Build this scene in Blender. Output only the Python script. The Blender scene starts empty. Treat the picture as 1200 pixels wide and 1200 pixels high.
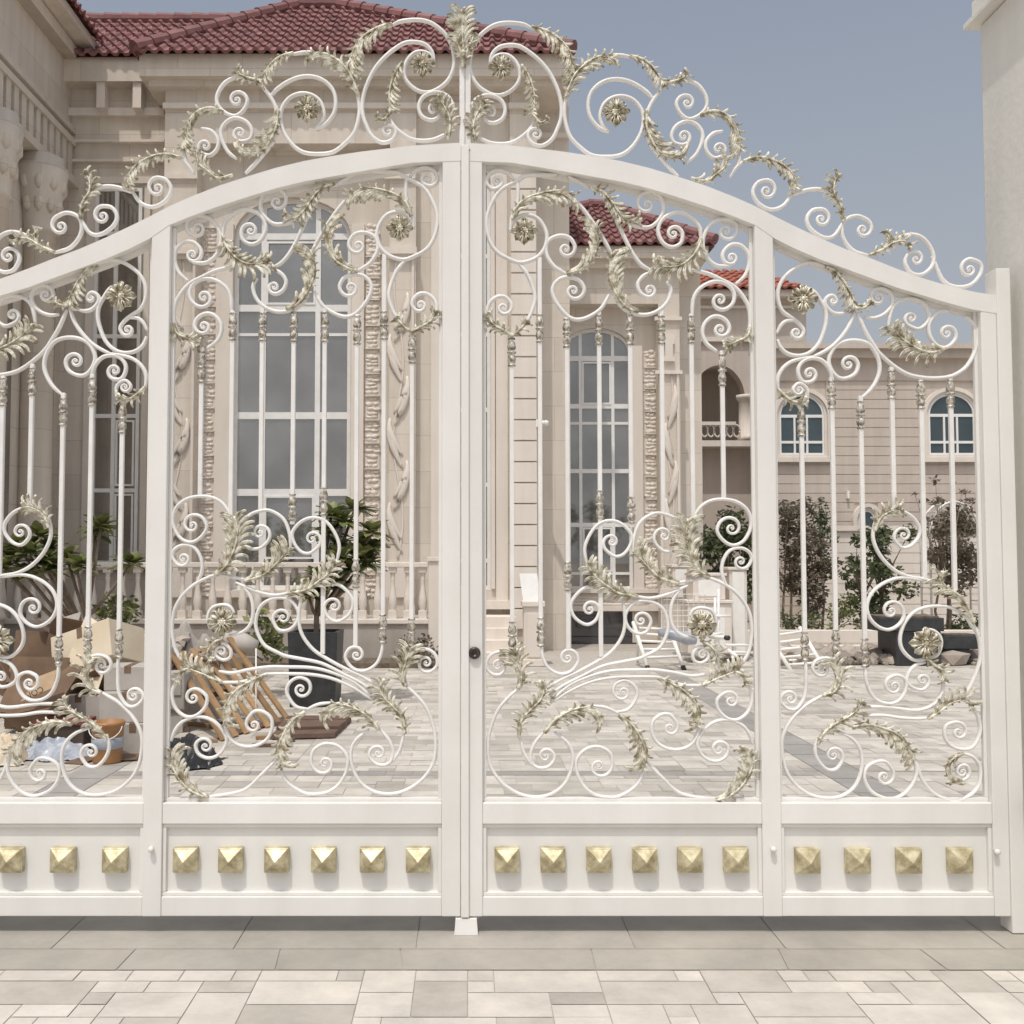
import bpy, bmesh, math, random
from mathutils import Vector, Matrix
random.seed(7)
PI = math.pi
scene = bpy.context.scene
COL = scene.collection
# ------------------------------------------------------------------ camera
D = 4.41            # camera stands this far in front of the gate plane (Y = 0)
EYE = 1.6
FPX = 1177.0        # focal length in pixels of the 1200 px photograph
PITCH = math.atan(55 / FPX)
CX, CY = 548.0, 600.0
CP, SP = math.cos(PITCH), math.sin(PITCH)
cam = bpy.data.cameras.new('camera'); camo = bpy.data.objects.new('camera', cam); COL.objects.link(camo)
camo.location = (0, -D, EYE); camo.rotation_euler = (PI / 2 + PITCH, 0, 0)
cam.sensor_width = 36; cam.lens = 36 * FPX / 1200; cam.shift_x = (600 - CX) / 1200
cam.clip_end = 2000; cam.clip_start = 0.05
scene.camera = camo

def W(px, py, d):
    """real point at distance d in front of the camera that the survey pixel belongs to"""
    u = (px - CX) / FPX; v = (CY - py) / FPX
    dy = CP - SP * v; dz = SP + CP * v
    t = d / dy
    return Vector((u * t, d - D, EYE + dz * t))
def G(px, py):
    u = (px - CX) / FPX; v = (CY - py) / FPX
    dy = CP - SP * v; dz = SP + CP * v
    t = -EYE / dz
    return Vector((u * t, dy * t - D, 0))
def xz(px, py):     # on the gate plane
    p = W(px, py, D); return p.x, p.z

# ------------------------------------------------------------------ materials
def nodes(name):
    m = bpy.data.materials.new(name); m.use_nodes = True
    nt = m.node_tree; b = nt.nodes['Principled BSDF']
    return m, nt, b
def noise_mat(name, c1, c2, scale=4, rough=.6, metal=0, bump=0, bscale=40, detail=6, spec=.5, lo=.35, hi=.65, rvar=0, coord='Object'):
    m, nt, b = nodes(name); N = nt.nodes; L = nt.links
    tc = N.new('ShaderNodeTexCoord')
    n = N.new('ShaderNodeTexNoise'); n.inputs['Scale'].default_value = scale; n.inputs['Detail'].default_value = detail
    n.inputs['Roughness'].default_value = .6
    L.new(tc.outputs[coord], n.inputs['Vector'])
    r = N.new('ShaderNodeValToRGB'); r.color_ramp.elements[0].position = lo; r.color_ramp.elements[1].position = hi
    r.color_ramp.elements[0].color = (*c1, 1); r.color_ramp.elements[1].color = (*c2, 1)
    L.new(n.outputs['Fac'], r.inputs['Fac']); L.new(r.outputs['Color'], b.inputs['Base Color'])
    b.inputs['Roughness'].default_value = rough; b.inputs['Metallic'].default_value = metal
    b.inputs['Specular IOR Level'].default_value = spec
    if bump:
        n2 = N.new('ShaderNodeTexNoise'); n2.inputs['Scale'].default_value = bscale; n2.inputs['Detail'].default_value = 5
        L.new(tc.outputs[coord], n2.inputs['Vector'])
        bp = N.new('ShaderNodeBump'); bp.inputs['Strength'].default_value = bump; bp.inputs['Distance'].default_value = .01
        L.new(n2.outputs['Fac'], bp.inputs['Height']); L.new(bp.outputs['Normal'], b.inputs['Normal'])
    return m
M = {}
M['scroll'] = noise_mat('scroll_white_paint', (.78, .76, .725), (.87, .85, .82), 9, .35, bump=.08, bscale=90, spec=.45)
M['gold'] = noise_mat('brushed_gold_patina', (.30, .25, .15), (.86, .82, .69), 34, .44, metal=.14, bump=.3, bscale=150, lo=.38, hi=.58)
M['rosette'] = noise_mat('rosette_gilding', (.27, .22, .125), (.86, .81, .67), 42, .38, metal=.28, bump=.3, bscale=150, lo=.38, hi=.6)
M['collar'] = noise_mat('antique_collar_metal', (.24, .20, .15), (.76, .71, .62), 60, .38, metal=.25, bump=.2, bscale=120, lo=.4, hi=.6)
M['stud'] = noise_mat('gold_stud_paint', (.36, .30, .17), (.72, .65, .44), 20, .38, metal=.32, bump=.1, bscale=40)
M['dark_metal'] = noise_mat('dark_lock_metal', (.05, .045, .04), (.12, .10, .09), 30, .35, metal=.7)
M['black'] = noise_mat('black_plastic', (.02, .02, .02), (.04, .04, .04), 10, .4)

def stone(name, c1, c2, scale=1.1, rough=.8, bump=.25, blocks=False):
    """pale limestone cladding: broad tone shifts, veins and faint streaks running down"""
    m, nt, b = nodes(name); N = nt.nodes; L = nt.links
    tc = N.new('ShaderNodeTexCoord')
    n = N.new('ShaderNodeTexNoise'); n.inputs['Scale'].default_value = scale; n.inputs['Detail'].default_value = 8; n.inputs['Roughness'].default_value = .65
    L.new(tc.outputs['Object'], n.inputs['Vector'])
    mp = N.new('ShaderNodeMapping'); mp.inputs['Scale'].default_value = (5, 5, .5); L.new(tc.outputs['Object'], mp.inputs['Vector'])
    n3 = N.new('ShaderNodeTexNoise'); n3.inputs['Scale'].default_value = 1.2; n3.inputs['Detail'].default_value = 6
    L.new(mp.outputs['Vector'], n3.inputs['Vector'])
    r = N.new('ShaderNodeValToRGB'); r.color_ramp.elements[0].position = .3; r.color_ramp.elements[1].position = .7
    r.color_ramp.elements[0].color = (*c1, 1); r.color_ramp.elements[1].color = (*c2, 1)
    ad = N.new('ShaderNodeMath'); ad.operation = 'MULTIPLY_ADD'; ad.inputs[1].default_value = .5
    L.new(n3.outputs['Fac'], ad.inputs[0])
    hf = N.new('ShaderNodeMath'); hf.operation = 'MULTIPLY'; hf.inputs[1].default_value = .5
    L.new(n.outputs['Fac'], hf.inputs[0]); L.new(hf.outputs[0], ad.inputs[2])
    L.new(ad.outputs[0], r.inputs['Fac']); L.new(r.outputs['Color'], b.inputs['Base Color'])
    if blocks:      # cladding slabs: each a slightly different cut of stone, fine joints
        sp = N.new('ShaderNodeSeparateXYZ'); L.new(tc.outputs['Object'], sp.inputs[0]); sm = N.new('ShaderNodeMath'); sm.operation = 'ADD'
        L.new(sp.outputs['X'], sm.inputs[0]); L.new(sp.outputs['Y'], sm.inputs[1]); cb = N.new('ShaderNodeCombineXYZ'); L.new(sm.outputs[0], cb.inputs['X']); L.new(sp.outputs['Z'], cb.inputs['Y'])
        bk_ = N.new('ShaderNodeTexBrick'); L.new(cb.outputs[0], bk_.inputs['Vector']); bk_.inputs['Scale'].default_value = 1; bk_.inputs['Brick Width'].default_value = 1.1; bk_.inputs['Row Height'].default_value = .62; bk_.inputs['Mortar Size'].default_value = .005
        bk_.inputs['Color1'].default_value = (.93, .925, .92, 1); bk_.inputs['Color2'].default_value = (1.04, 1.035, 1.03, 1); bk_.inputs['Mortar'].default_value = (.74, .72, .7, 1)
        ml = N.new('ShaderNodeMix'); ml.data_type = 'RGBA'; ml.blend_type = 'MULTIPLY'; ml.inputs[0].default_value = 1; L.new(r.outputs['Color'], ml.inputs[6]); L.new(bk_.outputs['Color'], ml.inputs[7]); L.new(ml.outputs[2], b.inputs['Base Color'])
    b.inputs['Roughness'].default_value = rough; b.inputs['Specular IOR Level'].default_value = .25
    n2 = N.new('ShaderNodeTexNoise'); n2.inputs['Scale'].default_value = 25; n2.inputs['Detail'].default_value = 6
    L.new(tc.outputs['Object'], n2.inputs['Vector'])
    bp = N.new('ShaderNodeBump'); bp.inputs['Strength'].default_value = bump; bp.inputs['Distance'].default_value = .01
    L.new(n2.outputs['Fac'], bp.inputs['Height']); L.new(bp.outputs['Normal'], b.inputs['Normal'])
    return m
M['white'] = stone('gate_white_paint', (.735, .715, .675), (.85, .83, .795), 2.4, .38, .05)
M['stone'] = stone('villa_limestone', (.60, .535, .46), (.755, .69, .605), blocks=True)
M['stone_light'] = stone('pale_carved_stone', (.68, .61, .54), (.80, .735, .66))
M['stone_far'] = stone('guest_house_stone', (.50, .43, .37), (.63, .555, .485))
M['pillar'] = stone('gate_pillar_stone', (.66, .645, .59), (.82, .80, .75), 1.6)
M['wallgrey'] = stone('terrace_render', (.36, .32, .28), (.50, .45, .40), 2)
M['winwhite'] = noise_mat('window_frame_white', (.80, .79, .76), (.87, .86, .84), 5, .4)

def glass(name, col, rough=.03, metal=.75):
    m, nt, b = nodes(name); N = nt.nodes; L = nt.links
    tc = N.new('ShaderNodeTexCoord'); n = N.new('ShaderNodeTexNoise'); n.inputs['Scale'].default_value = .8
    L.new(tc.outputs['Object'], n.inputs['Vector'])
    r = N.new('ShaderNodeValToRGB'); r.color_ramp.elements[0].color = (*[c * .74 for c in col], 1); r.color_ramp.elements[1].color = (*[c * 1.2 for c in col], 1); r.color_ramp.elements[0].position = .3; r.color_ramp.elements[1].position = .7; n.inputs['Detail'].default_value = 5
    L.new(n.outputs['Fac'], r.inputs['Fac']); L.new(r.outputs['Color'], b.inputs['Base Color'])
    b.inputs['Metallic'].default_value = metal; b.inputs['Roughness'].default_value = rough
    bp = N.new('ShaderNodeBump'); bp.inputs['Strength'].default_value = .03; bp.inputs['Distance'].default_value = .02
    L.new(n.outputs['Fac'], bp.inputs['Height']); L.new(bp.outputs['Normal'], b.inputs['Normal'])
    return m
M['glass'] = glass('reflective_grey_glass', (.385, .37, .35))
M['glass_black'] = glass('dark_doorway_glass', (.10, .10, .105), metal=.4)
M['glass_dark'] = glass('tinted_dark_glass', (.11, .14, .15), metal=.6)

def island_mat(name, cols, rough=.7, bump=.2, bscale=30, stain=.25, sscale=3, metal=0):
    """each separate piece of the mesh (tile, slat) gets its own tone"""
    m, nt, b = nodes(name); N = nt.nodes; L = nt.links
    g = N.new('ShaderNodeNewGeometry'); r = N.new('ShaderNodeValToRGB'); cr = r.color_ramp
    cr.interpolation = 'LINEAR'
    while len(cr.elements) < len(cols): cr.elements.new(.5)
    for i, c in enumerate(cols):
        cr.elements[i].position = i / (len(cols) - 1); cr.elements[i].color = (*c, 1)
    L.new(g.outputs['Random Per Island'], r.inputs['Fac'])
    tc = N.new('ShaderNodeTexCoord'); n = N.new('ShaderNodeTexNoise'); n.inputs['Scale'].default_value = sscale; n.inputs['Detail'].default_value = 8; n.inputs['Roughness'].default_value = .7
    L.new(tc.outputs['Object'], n.inputs['Vector'])
    mr = N.new('ShaderNodeMapRange'); mr.inputs[1].default_value = .25; mr.inputs[2].default_value = .75; mr.inputs[3].default_value = 1 - stain; mr.inputs[4].default_value = 1 + stain * .6
    L.new(n.outputs['Fac'], mr.inputs[0])
    mx = N.new('ShaderNodeVectorMath'); mx.operation = 'SCALE'
    L.new(r.outputs['Color'], mx.inputs[0]); L.new(mr.outputs[0], mx.inputs['Scale'])
    L.new(mx.outputs[0], b.inputs['Base Color'])
    b.inputs['Roughness'].default_value = rough; b.inputs['Metallic'].default_value = metal
    b.inputs['Specular IOR Level'].default_value = .3
    n2 = N.new('ShaderNodeTexNoise'); n2.inputs['Scale'].default_value = bscale; n2.inputs['Detail'].default_value = 5
    L.new(tc.outputs['Object'], n2.inputs['Vector'])
    bp = N.new('ShaderNodeBump'); bp.inputs['Strength'].default_value = bump; bp.inputs['Distance'].default_value = .008
    L.new(n2.outputs['Fac'], bp.inputs['Height']); L.new(bp.outputs['Normal'], b.inputs['Normal'])
    return m
M['tile'] = island_mat('courtyard_paving', [(.40, .365, .32), (.63, .585, .52), (.45, .415, .365), (.65, .605, .54), (.59, .545, .485)], .75, stain=.3, sscale=2.6)
M['slab'] = island_mat('grey_threshold_slabs', [(.375, .35, .305), (.40, .375, .33)], .75, stain=.3, sscale=1.6)
M['band'] = island_mat('grey_paving_band', [(.33, .31, .29), (.38, .36, .335)], .75)
M['joint'] = noise_mat('sand_joint', (.40, .37, .325), (.50, .46, .41), 9, .95)
M['roof'] = island_mat('clay_roof_tile', [(.20, .095, .092), (.27, .125, .12), (.235, .12, .115), (.31, .155, .145)], .7, .3, 20, .3, 5)
M['roof_far'] = island_mat('orange_roof_tile', [(.34, .12, .085), (.42, .16, .11)], .75)
M['ground'] = noise_mat('dusty_ground', (.36, .32, .27), (.46, .41, .35), 2, .95, bump=.3, bscale=10)
M['soil'] = noise_mat('planting_soil', (.10, .075, .055), (.2, .16, .12), 12, 1, bump=.8, bscale=30)
M['card'] = noise_mat('brown_cardboard', (.14, .088, .056), (.23, .15, .095), 3, .85, bump=.15, bscale=60)
M['card_tan'] = noise_mat('tan_cardboard', (.36, .25, .15), (.46, .33, .21), 4, .85, bump=.1, bscale=60)
M['card_dark'] = noise_mat('dark_cardboard', (.055, .04, .032), (.10, .07, .052), 4, .9)
M['card_pale'] = noise_mat('cream_cardboard', (.60, .50, .36), (.70, .61, .47), 2, .85, bump=.1, bscale=60)
M['card_grey'] = noise_mat('grey_carton', (.38, .35, .31), (.50, .46, .42), 2.5, .85, bump=.1, bscale=60)
M['wood'] = island_mat('pallet_wood', [(.42, .26, .13), (.56, .37, .20), (.28, .17, .09), (.48, .31, .16)], .7, .4, 60, .3, 8)
M['wood_dark'] = island_mat('weathered_plank', [(.12, .075, .055), (.2, .13, .1)], .8, .4, 60, .3, 8)
M['planter'] = noise_mat('black_planter', (.022, .023, .025), (.05, .051, .053), 6, .5, bump=.1)
M['plastic_sheet'] = noise_mat('pale_plastic_sheet', (.26, .29, .34), (.48, .51, .56), 5, .35, bump=.3, bscale=12)
M['orange'] = noise_mat('orange_paint', (.31, .15, .06), (.44, .225, .09), 6, .4)
M['redplastic'] = noise_mat('red_plastic', (.20, .045, .045), (.28, .07, .065), 6, .4)
M['steel_white'] = noise_mat('white_tube', (.82, .80, .75), (.90, .88, .84), 6, .35)
M['rock'] = island_mat('border_rock', [(.20, .165, .14), (.48, .42, .36), (.32, .27, .225)], .9, .6, 14)
M['bark'] = noise_mat('grey_bark', (.16, .12, .09), (.28, .22, .17), 9, .9, bump=.5, bscale=30)

def leaf_mat(name, cols, rough=.55, trans=.25):
    m, nt, b = nodes(name); N = nt.nodes; L = nt.links
    g = N.new('ShaderNodeNewGeometry'); r = N.new('ShaderNodeValToRGB'); cr = r.color_ramp
    while len(cr.elements) < len(cols): cr.elements.new(.5)
    for i, c in enumerate(cols):
        cr.elements[i].position = i / (len(cols) - 1); cr.elements[i].color = (*c, 1)
    L.new(g.outputs['Random Per Island'], r.inputs['Fac']); L.new(r.outputs['Color'], b.inputs['Base Color'])
    b.inputs['Roughness'].default_value = rough
    tr = N.new('ShaderNodeBsdfTranslucent'); L.new(r.outputs['Color'], tr.inputs['Color'])
    ms = N.new('ShaderNodeMixShader'); ms.inputs[0].default_value = trans
    out = N['Material Output']; L.new(b.outputs[0], ms.inputs[1]); L.new(tr.outputs[0], ms.inputs[2]); L.new(ms.outputs[0], out.inputs['Surface'])
    return m
M['leaf_green'] = leaf_mat('green_foliage', [(.055, .075, .035), (.10, .13, .055), (.15, .175, .085), (.10, .105, .065)])
M['leaf_brown'] = leaf_mat('dusty_brown_foliage', [(.13, .10, .075), (.19, .145, .11), (.13, .13, .08), (.24, .185, .14)])
M['leaf_plum'] = leaf_mat('broad_green_leaf', [(.08, .105, .035), (.15, .18, .06), (.26, .26, .10), (.12, .14, .05)], .4)

# ------------------------------------------------------------------ mesh builder
class MB:
    def __init__(s): s.v = []; s.f = []; s.sm = []
    def add(s, vs, fs, smooth=False):
        o = len(s.v); s.v += [tuple(p) for p in vs]
        for f in fs: s.f.append([i + o for i in f]); s.sm.append(smooth)
    def box(s, x0, x1, y0, y1, z0, z1, bev=0):
        x0, x1 = min(x0, x1), max(x0, x1); y0, y1 = min(y0, y1), max(y0, y1); z0, z1 = min(z0, z1), max(z0, z1)
        if bev:
            b = min(bev, (x1 - x0) * .45, (z1 - z0) * .45, (y1 - y0) * .45)
            bm = bmesh.new(); bmesh.ops.create_cube(bm, size=1)
            for v in bm.verts: v.co = Vector((x0 + (v.co.x + .5) * (x1 - x0), y0 + (v.co.y + .5) * (y1 - y0), z0 + (v.co.z + .5) * (z1 - z0)))
            bmesh.ops.bevel(bm, geom=bm.edges[:], offset=b, segments=2, affect='EDGES', profile=.5)
            s.bm(bm); return
        s.add([(x0, y0, z0), (x1, y0, z0), (x1, y1, z0), (x0, y1, z0), (x0, y0, z1), (x1, y0, z1), (x1, y1, z1), (x0, y1, z1)],
              [(0, 3, 2, 1), (4, 5, 6, 7), (0, 1, 5, 4), (1, 2, 6, 5), (2, 3, 7, 6), (3, 0, 4, 7)])
    def bm(s, bm, mat=None, smooth=False):
        bm.verts.ensure_lookup_table()
        for i, v in enumerate(bm.verts): v.index = i
        s.add([(mat @ v.co if mat else v.co.copy()) for v in bm.verts], [[v.index for v in f.verts] for f in bm.faces], smooth); bm.free()
    def obox(s, mat, sx, sy, sz, bev=0):
        bm = bmesh.new(); bmesh.ops.create_cube(bm, size=1)
        for v in bm.verts: v.co = Vector((v.co.x * sx, v.co.y * sy, v.co.z * sz))
        if bev: bmesh.ops.bevel(bm, geom=bm.edges[:], offset=bev, segments=1, affect='EDGES')
        s.bm(bm, mat)
    def tube(s, pts, r, n=8, rs=None, cap=True, smooth=True, up=None):
        pts = [Vector(p) for p in pts]; vs = []; fs = []
        ref = up
        for i, p in enumerate(pts):
            t = (pts[min(i + 1, len(pts) - 1)] - pts[max(i - 1, 0)]).normalized()
            a = ref if ref is not None else (Vector((0, 0, 1)) if abs(t.z) < .9 else Vector((1, 0, 0)))
            u = t.cross(a).normalized(); w = u.cross(t).normalized()
            rr = rs[i] if rs else r
            ru, rw = rr if isinstance(rr, tuple) else (rr, rr)
            for k in range(n):
                an = 2 * PI * (k + .5) / n
                vs.append(p + u * (ru * math.cos(an)) + w * (rw * math.sin(an)))
        for i in range(len(pts) - 1):
            for k in range(n):
                a, b = i * n + k, i * n + (k + 1) % n
                fs.append((a, b, b + n, a + n))
        if cap: fs.append(tuple(range(n - 1, -1, -1))); fs.append(tuple(range((len(pts) - 1) * n, len(pts) * n)))
        s.add(vs, fs, smooth)
    def lathe(s, prof, c, n=16, flute=0, smooth=True, axis='z'):
        vs = []; fs = []
        for r, z in prof:
            for k in range(n):
                a = 2 * PI * k / n; rr = r * (1 - (flute if k % 2 else 0))
                vs.append((c[0] + rr * math.cos(a), c[1] + rr * math.sin(a), c[2] + z) if axis == 'z' else (c[0] + rr * math.cos(a), c[1] + z, c[2] + rr * math.sin(a)))
        for i in range(len(prof) - 1):
            for k in range(n):
                a, b = i * n + k, i * n + (k + 1) % n
                fs.append((a, b, b + n, a + n))
        fs.append(tuple(range(n - 1, -1, -1))); fs.append(tuple(range((len(prof) - 1) * n, len(prof) * n)))
        s.add(vs, fs, smooth)
    def ball(s, c, r, sub=2, sc=(1, 1, 1), jit=0, smooth=True):
        bm = bmesh.new(); bmesh.ops.create_icosphere(bm, subdivisions=sub, radius=1)
        for v in bm.verts:
            k = 1 + random.uniform(-jit, jit)
            v.co = Vector((c[0] + v.co.x * r * sc[0] * k, c[1] + v.co.y * r * sc[1] * k, c[2] + v.co.z * r * sc[2] * k))
        s.bm(bm, None, smooth)
    def prism(s, poly, y0, y1):      # polygon in x,z pulled along y
        n = len(poly); vs = [(x, y0, z) for x, z in poly] + [(x, y1, z) for x, z in poly]
        fs = [tuple(range(n)), tuple(range(2 * n - 1, n - 1, -1))] + [(i, i + n, (i + 1) % n + n, (i + 1) % n) for i in range(n)]
        s.add(vs, fs)
    def strip(s, top, bot, y0, y1):  # band between two x,z polylines pulled along y
        n = len(top); vs = []
        for (a, b) in zip(top, bot): vs += [(a[0], y0, a[1]), (b[0], y0, b[1]), (a[0], y1, a[1]), (b[0], y1, b[1])]
        fs = []
        for i in range(n - 1):
            o, p = 4 * i, 4 * i + 4
            fs += [(o, o + 1, p + 1, p), (o + 2, p + 2, p + 3, o + 3), (o, p, p + 2, o + 2), (o + 1, o + 3, p + 3, p + 1)]
        fs += [(0, 2, 3, 1), (4 * n - 4, 4 * n - 3, 4 * n - 1, 4 * n - 2)]
        s.add(vs, fs)
ORI = {}
def build(name, mb, mat, parent=None, thing_origin=None, fixn=True):
    me = bpy.data.meshes.new(name)
    o3 = Vector((0, 0, 0))
    if parent is not None: o3 = ORI.get(parent.name, Vector((0, 0, 0)))
    if thing_origin is not None: o3 = Vector(thing_origin)
    me.from_pydata([(v[0] - o3.x, v[1] - o3.y, v[2] - o3.z) for v in mb.v], [], mb.f)
    me.polygons.foreach_set('use_smooth', mb.sm)
    if fixn:
        bm = bmesh.new(); bm.from_mesh(me); bmesh.ops.recalc_face_normals(bm, faces=bm.faces[:]); bm.to_mesh(me); bm.free()
    me.materials.append(M[mat] if isinstance(mat, str) else mat)
    o = bpy.data.objects.new(name, me); COL.objects.link(o)
    if parent is not None: o.parent = parent; ORI[o.name] = o3
    else: o.location = o3; ORI[o.name] = o3
    return o
def thing(name, loc, label, cat, group=None):
    o = bpy.data.objects.new(name, None); COL.objects.link(o); o.location = loc; o.empty_display_size = .2
    ORI[o.name] = Vector(loc); o['label'] = label; o['category'] = cat
    if group: o['group'] = group
    return o
def tag(o, label, cat, group=None):
    o['label'] = label; o['category'] = cat
    if group: o['group'] = group
    return o
def struct(name, mb, mat, fixn=True):
    o = build(name, mb, mat, fixn=fixn); o['kind'] = 'structure'; return o
# ------------------------------------------------------------------ wrought-iron helpers (all in gate-plane survey pixels)
def parse(t):
    a = [float(k) for k in t.replace(',', ' ').split()]
    return [(a[i], a[i + 1]) for i in range(0, len(a), 2)]
def catmull(p, step=1.6):
    if len(p) < 3:
        p = [p[0], ((p[0][0] + p[1][0]) / 2, (p[0][1] + p[1][1]) / 2), p[1]]
    q = [(2 * p[0][0] - p[1][0], 2 * p[0][1] - p[1][1])] + p + [(2 * p[-1][0] - p[-2][0], 2 * p[-1][1] - p[-2][1])]
    out = []
    for i in range(1, len(q) - 2):
        a, b, c, d = q[i - 1:i + 3]
        n = max(2, int(math.dist(b, c) / step))
        for k in range(n):
            t = k / n; t2 = t * t; t3 = t2 * t
            out.append(tuple(.5 * (2 * b[j] + (c[j] - a[j]) * t + (2 * a[j] - 5 * b[j] + 4 * c[j] - d[j]) * t2 + (3 * b[j] - a[j] - 3 * c[j] + d[j]) * t3) for j in (0, 1)))
    out.append(p[-1]); return out
def spiral(p0, c, s):
    r0 = math.dist(p0, c); a0 = math.atan2(p0[1] - c[1], p0[0] - c[0])
    turns = .8 + .42 * math.log(max(r0, 3) / 2); k = math.log(r0 / 1.7) / (turns * 2 * PI)
    n = int(turns * 40); out = []
    for i in range(1, n + 1):
        th = turns * 2 * PI * i / n; r = r0 * math.exp(-k * th)
        out.append((c[0] + r * math.cos(a0 + s * th), c[1] + r * math.sin(a0 + s * th)))
    return out
def smooth2(p, it=3):
    for _ in range(it):
        p = [p[0]] + [tuple(.25 * p[i - 1][j] + .5 * p[i][j] + .25 * p[i + 1][j] for j in (0, 1)) for i in range(1, len(p) - 1)] + [p[-1]]
    return p
def scroll_mesh(pts, a=None, b=None, hw=3.4, mp=lambda q: q):
    """one forged bar: body through the points, each end rolled into a spiral round (x, y, turning sense)"""
    body = catmull(pts)
    n0 = 0; n1 = 0
    if a: sa = spiral(pts[0], a[:2], a[2])[::-1]; body = sa + body; n0 = len(sa)
    if b: sb = spiral(pts[-1], b[:2], b[2]); body = body + sb; n1 = len(sb)
    body = smooth2(body)
    mb = MB(); N = len(body); rs = []; dy = random.uniform(-.002, .002); P3 = []
    for i, q in enumerate(body):
        x, z = xz(*mp(q)); P3.append(Vector((x, dy, z)))
        k = 1
        if a and i < n0: k = min(k, .46 + .54 * i / n0)
        if b and i > N - n1: k = min(k, .46 + .54 * (N - i) / n1)
        if not a and i < 6: k = min(k, .7 + .05 * i)
        if not b and N - 1 - i < 6: k = min(k, .7 + .05 * (N - 1 - i))
        w = hw * k / 268
        rs.append((w, max(.007, .0125 * k)))
    mb.tube(P3, 0, 8, rs, up=Vector((0, 1, 0)))
    for e, i in ((a, 0), (b, -1)):
        if e:
            x, z = xz(*mp(e[:2])); mb.ball((x, dy - .003, z), .006, 1)
    return mb
def lobe(mb, p, T, N, ln, wd, a0, curl, lift):
    """one finger of an acanthus leaf: leaves the rib at a low angle, swells, then hooks outward and towards the viewer"""
    S = 9; rows = []; pos = Vector(p)
    for i in range(S + 1):
        s = i / S
        a = a0 + curl * s ** 1.55
        d = T * math.cos(a) + N * math.sin(a)
        w = wd * (.55 + .55 * s ** .7) * (1 - .55 * s ** 3.5)
        if i == S: w = wd * .5
        e = Vector((d.z, 0, -d.x))
        y = -lift * math.sin(PI * .5 * s) ** 1.5 - .003 + (lift * .5 * max(0, s - .75) / .25 if s > .75 else 0)
        c = pos + Vector((0, y, 0))
        rd = .0085 * (1 - .3 * s)
        rows.append([c + e * w, c + e * w * .68 + Vector((0, -rd, 0)), c + e * w * .22 + Vector((0, -rd * .1, 0)), c - e * w * .3 + Vector((0, -rd * .55, 0)), c - e * w, c - e * w * .4 + Vector((0, .006, 0)), c + e * w * .4 + Vector((0, .006, 0))])
        pos = pos + d * (ln / S)
    vs = [v for r in rows for v in r]; fs = []; n = 7
    for i in range(S):
        for k in range(n):
            fs.append((i * n + k, i * n + (k + 1) % n, (i + 1) * n + (k + 1) % n, (i + 1) * n + k))
    fs.append(tuple(range(n))); fs.append(tuple(range(S * n + n - 1, S * n - 1, -1)))
    mb.add(vs, fs, True)
def acanthus(spine, R, L, mp, flip, y0=-.010):
    sp = smooth2(catmull(spine, 1.2), 2)
    P3 = []
    for q in sp:
        x, z = xz(*mp(q)); P3.append(Vector((x, y0, z)))
    cum = [0]
    for i in range(1, len(P3)): cum.append(cum[-1] + (P3[i] - P3[i - 1]).length)
    tot = cum[-1]
    def at(t):
        t = max(0, min(.9999, t)) * tot
        for i in range(1, len(cum)):
            if cum[i] >= t: break
        f = (t - cum[i - 1]) / max(1e-9, cum[i] - cum[i - 1])
        j0, j1 = max(0, i - 3), min(len(P3) - 1, i + 2)
        return P3[i - 1].lerp(P3[i], f), (P3[j1] - P3[j0]).normalized()
    mb = MB()
    n = len(P3)
    mb.tube([P3[i] + Vector((0, -.006 - .008 * math.sin(PI * i / (n - 1)), 0)) for i in range(n)], 0, 7,
            [(.0068 * (1 - .72 * i / (n - 1)), .0068 * (1 - .6 * i / (n - 1))) for i in range(n)], up=Vector((0, 1, 0)))
    # the webbed body the fingers grow out of
    rows = []
    for i in range(15):
        t = i / 14; p, T = at(t); Nn = Vector((T.z, 0, -T.x)) * (-1 if flip else 1); e = .35 + .65 * math.sin(PI * (.1 + .8 * t))
        a = R / 268 * .38 * e; b = L / 268 * .38 * e
        rows += [p + Nn * a, p + Nn * a * .5 + Vector((0, -.006, 0)), p - Nn * b * .5 + Vector((0, -.006, 0)), p - Nn * b, p + Vector((0, .007, 0))]
    mb.add(rows, [(5 * i + k, 5 * i + (k + 1) % 5, 5 * i + 5 + (k + 1) % 5, 5 * i + 5 + k) for i in range(14) for k in range(5)] + [(0, 1, 2, 3, 4), (70, 71, 72, 73, 74)], True)
    for side, mx in ((1, R), (-1, L)):
        if mx <= 0: continue
        cnt = max(3, int(round(tot / (.0275 if mx > .75 * max(R, L) else .038))))
        for i in range(cnt):
            t = .0 + .9 * (i + (.5 if side < 0 else .15)) / cnt
            p, T = at(t)
            # screen right-hand side of travel (z up): right = (T.z, 0, -T.x)
            s = side * (-1 if flip else 1)
            Nn = Vector((T.z, 0, -T.x)) * s
            env = .45 + .55 * math.sin(PI * (.08 + .84 * t)) ** .8
            ln = mx / 268 * env * (random.uniform(1.95, 2.2) if mx > .75 * max(R, L) else 1.5)
            lobe(mb, p + Vector((0, random.uniform(-.004, .002), 0)), T, Nn, ln, .0040 + ln * .060, math.radians(random.uniform(10, 17)), math.radians(random.uniform(78, 104)), .003 + ln * .07)
    p, T = at(.9)
    for a in (-.5, 0, .5):
        Nn = Vector((T.z, 0, -T.x)); T2 = (T * math.cos(a) + Nn * math.sin(a)).normalized()
        lobe(mb, p, T2, Vector((T2.z, 0, -T2.x)) * (1 if a >= 0 else -1), max(R, L) / 268 * .8, .0065, math.radians(4), math.radians(70), .012)
    return mb
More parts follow.
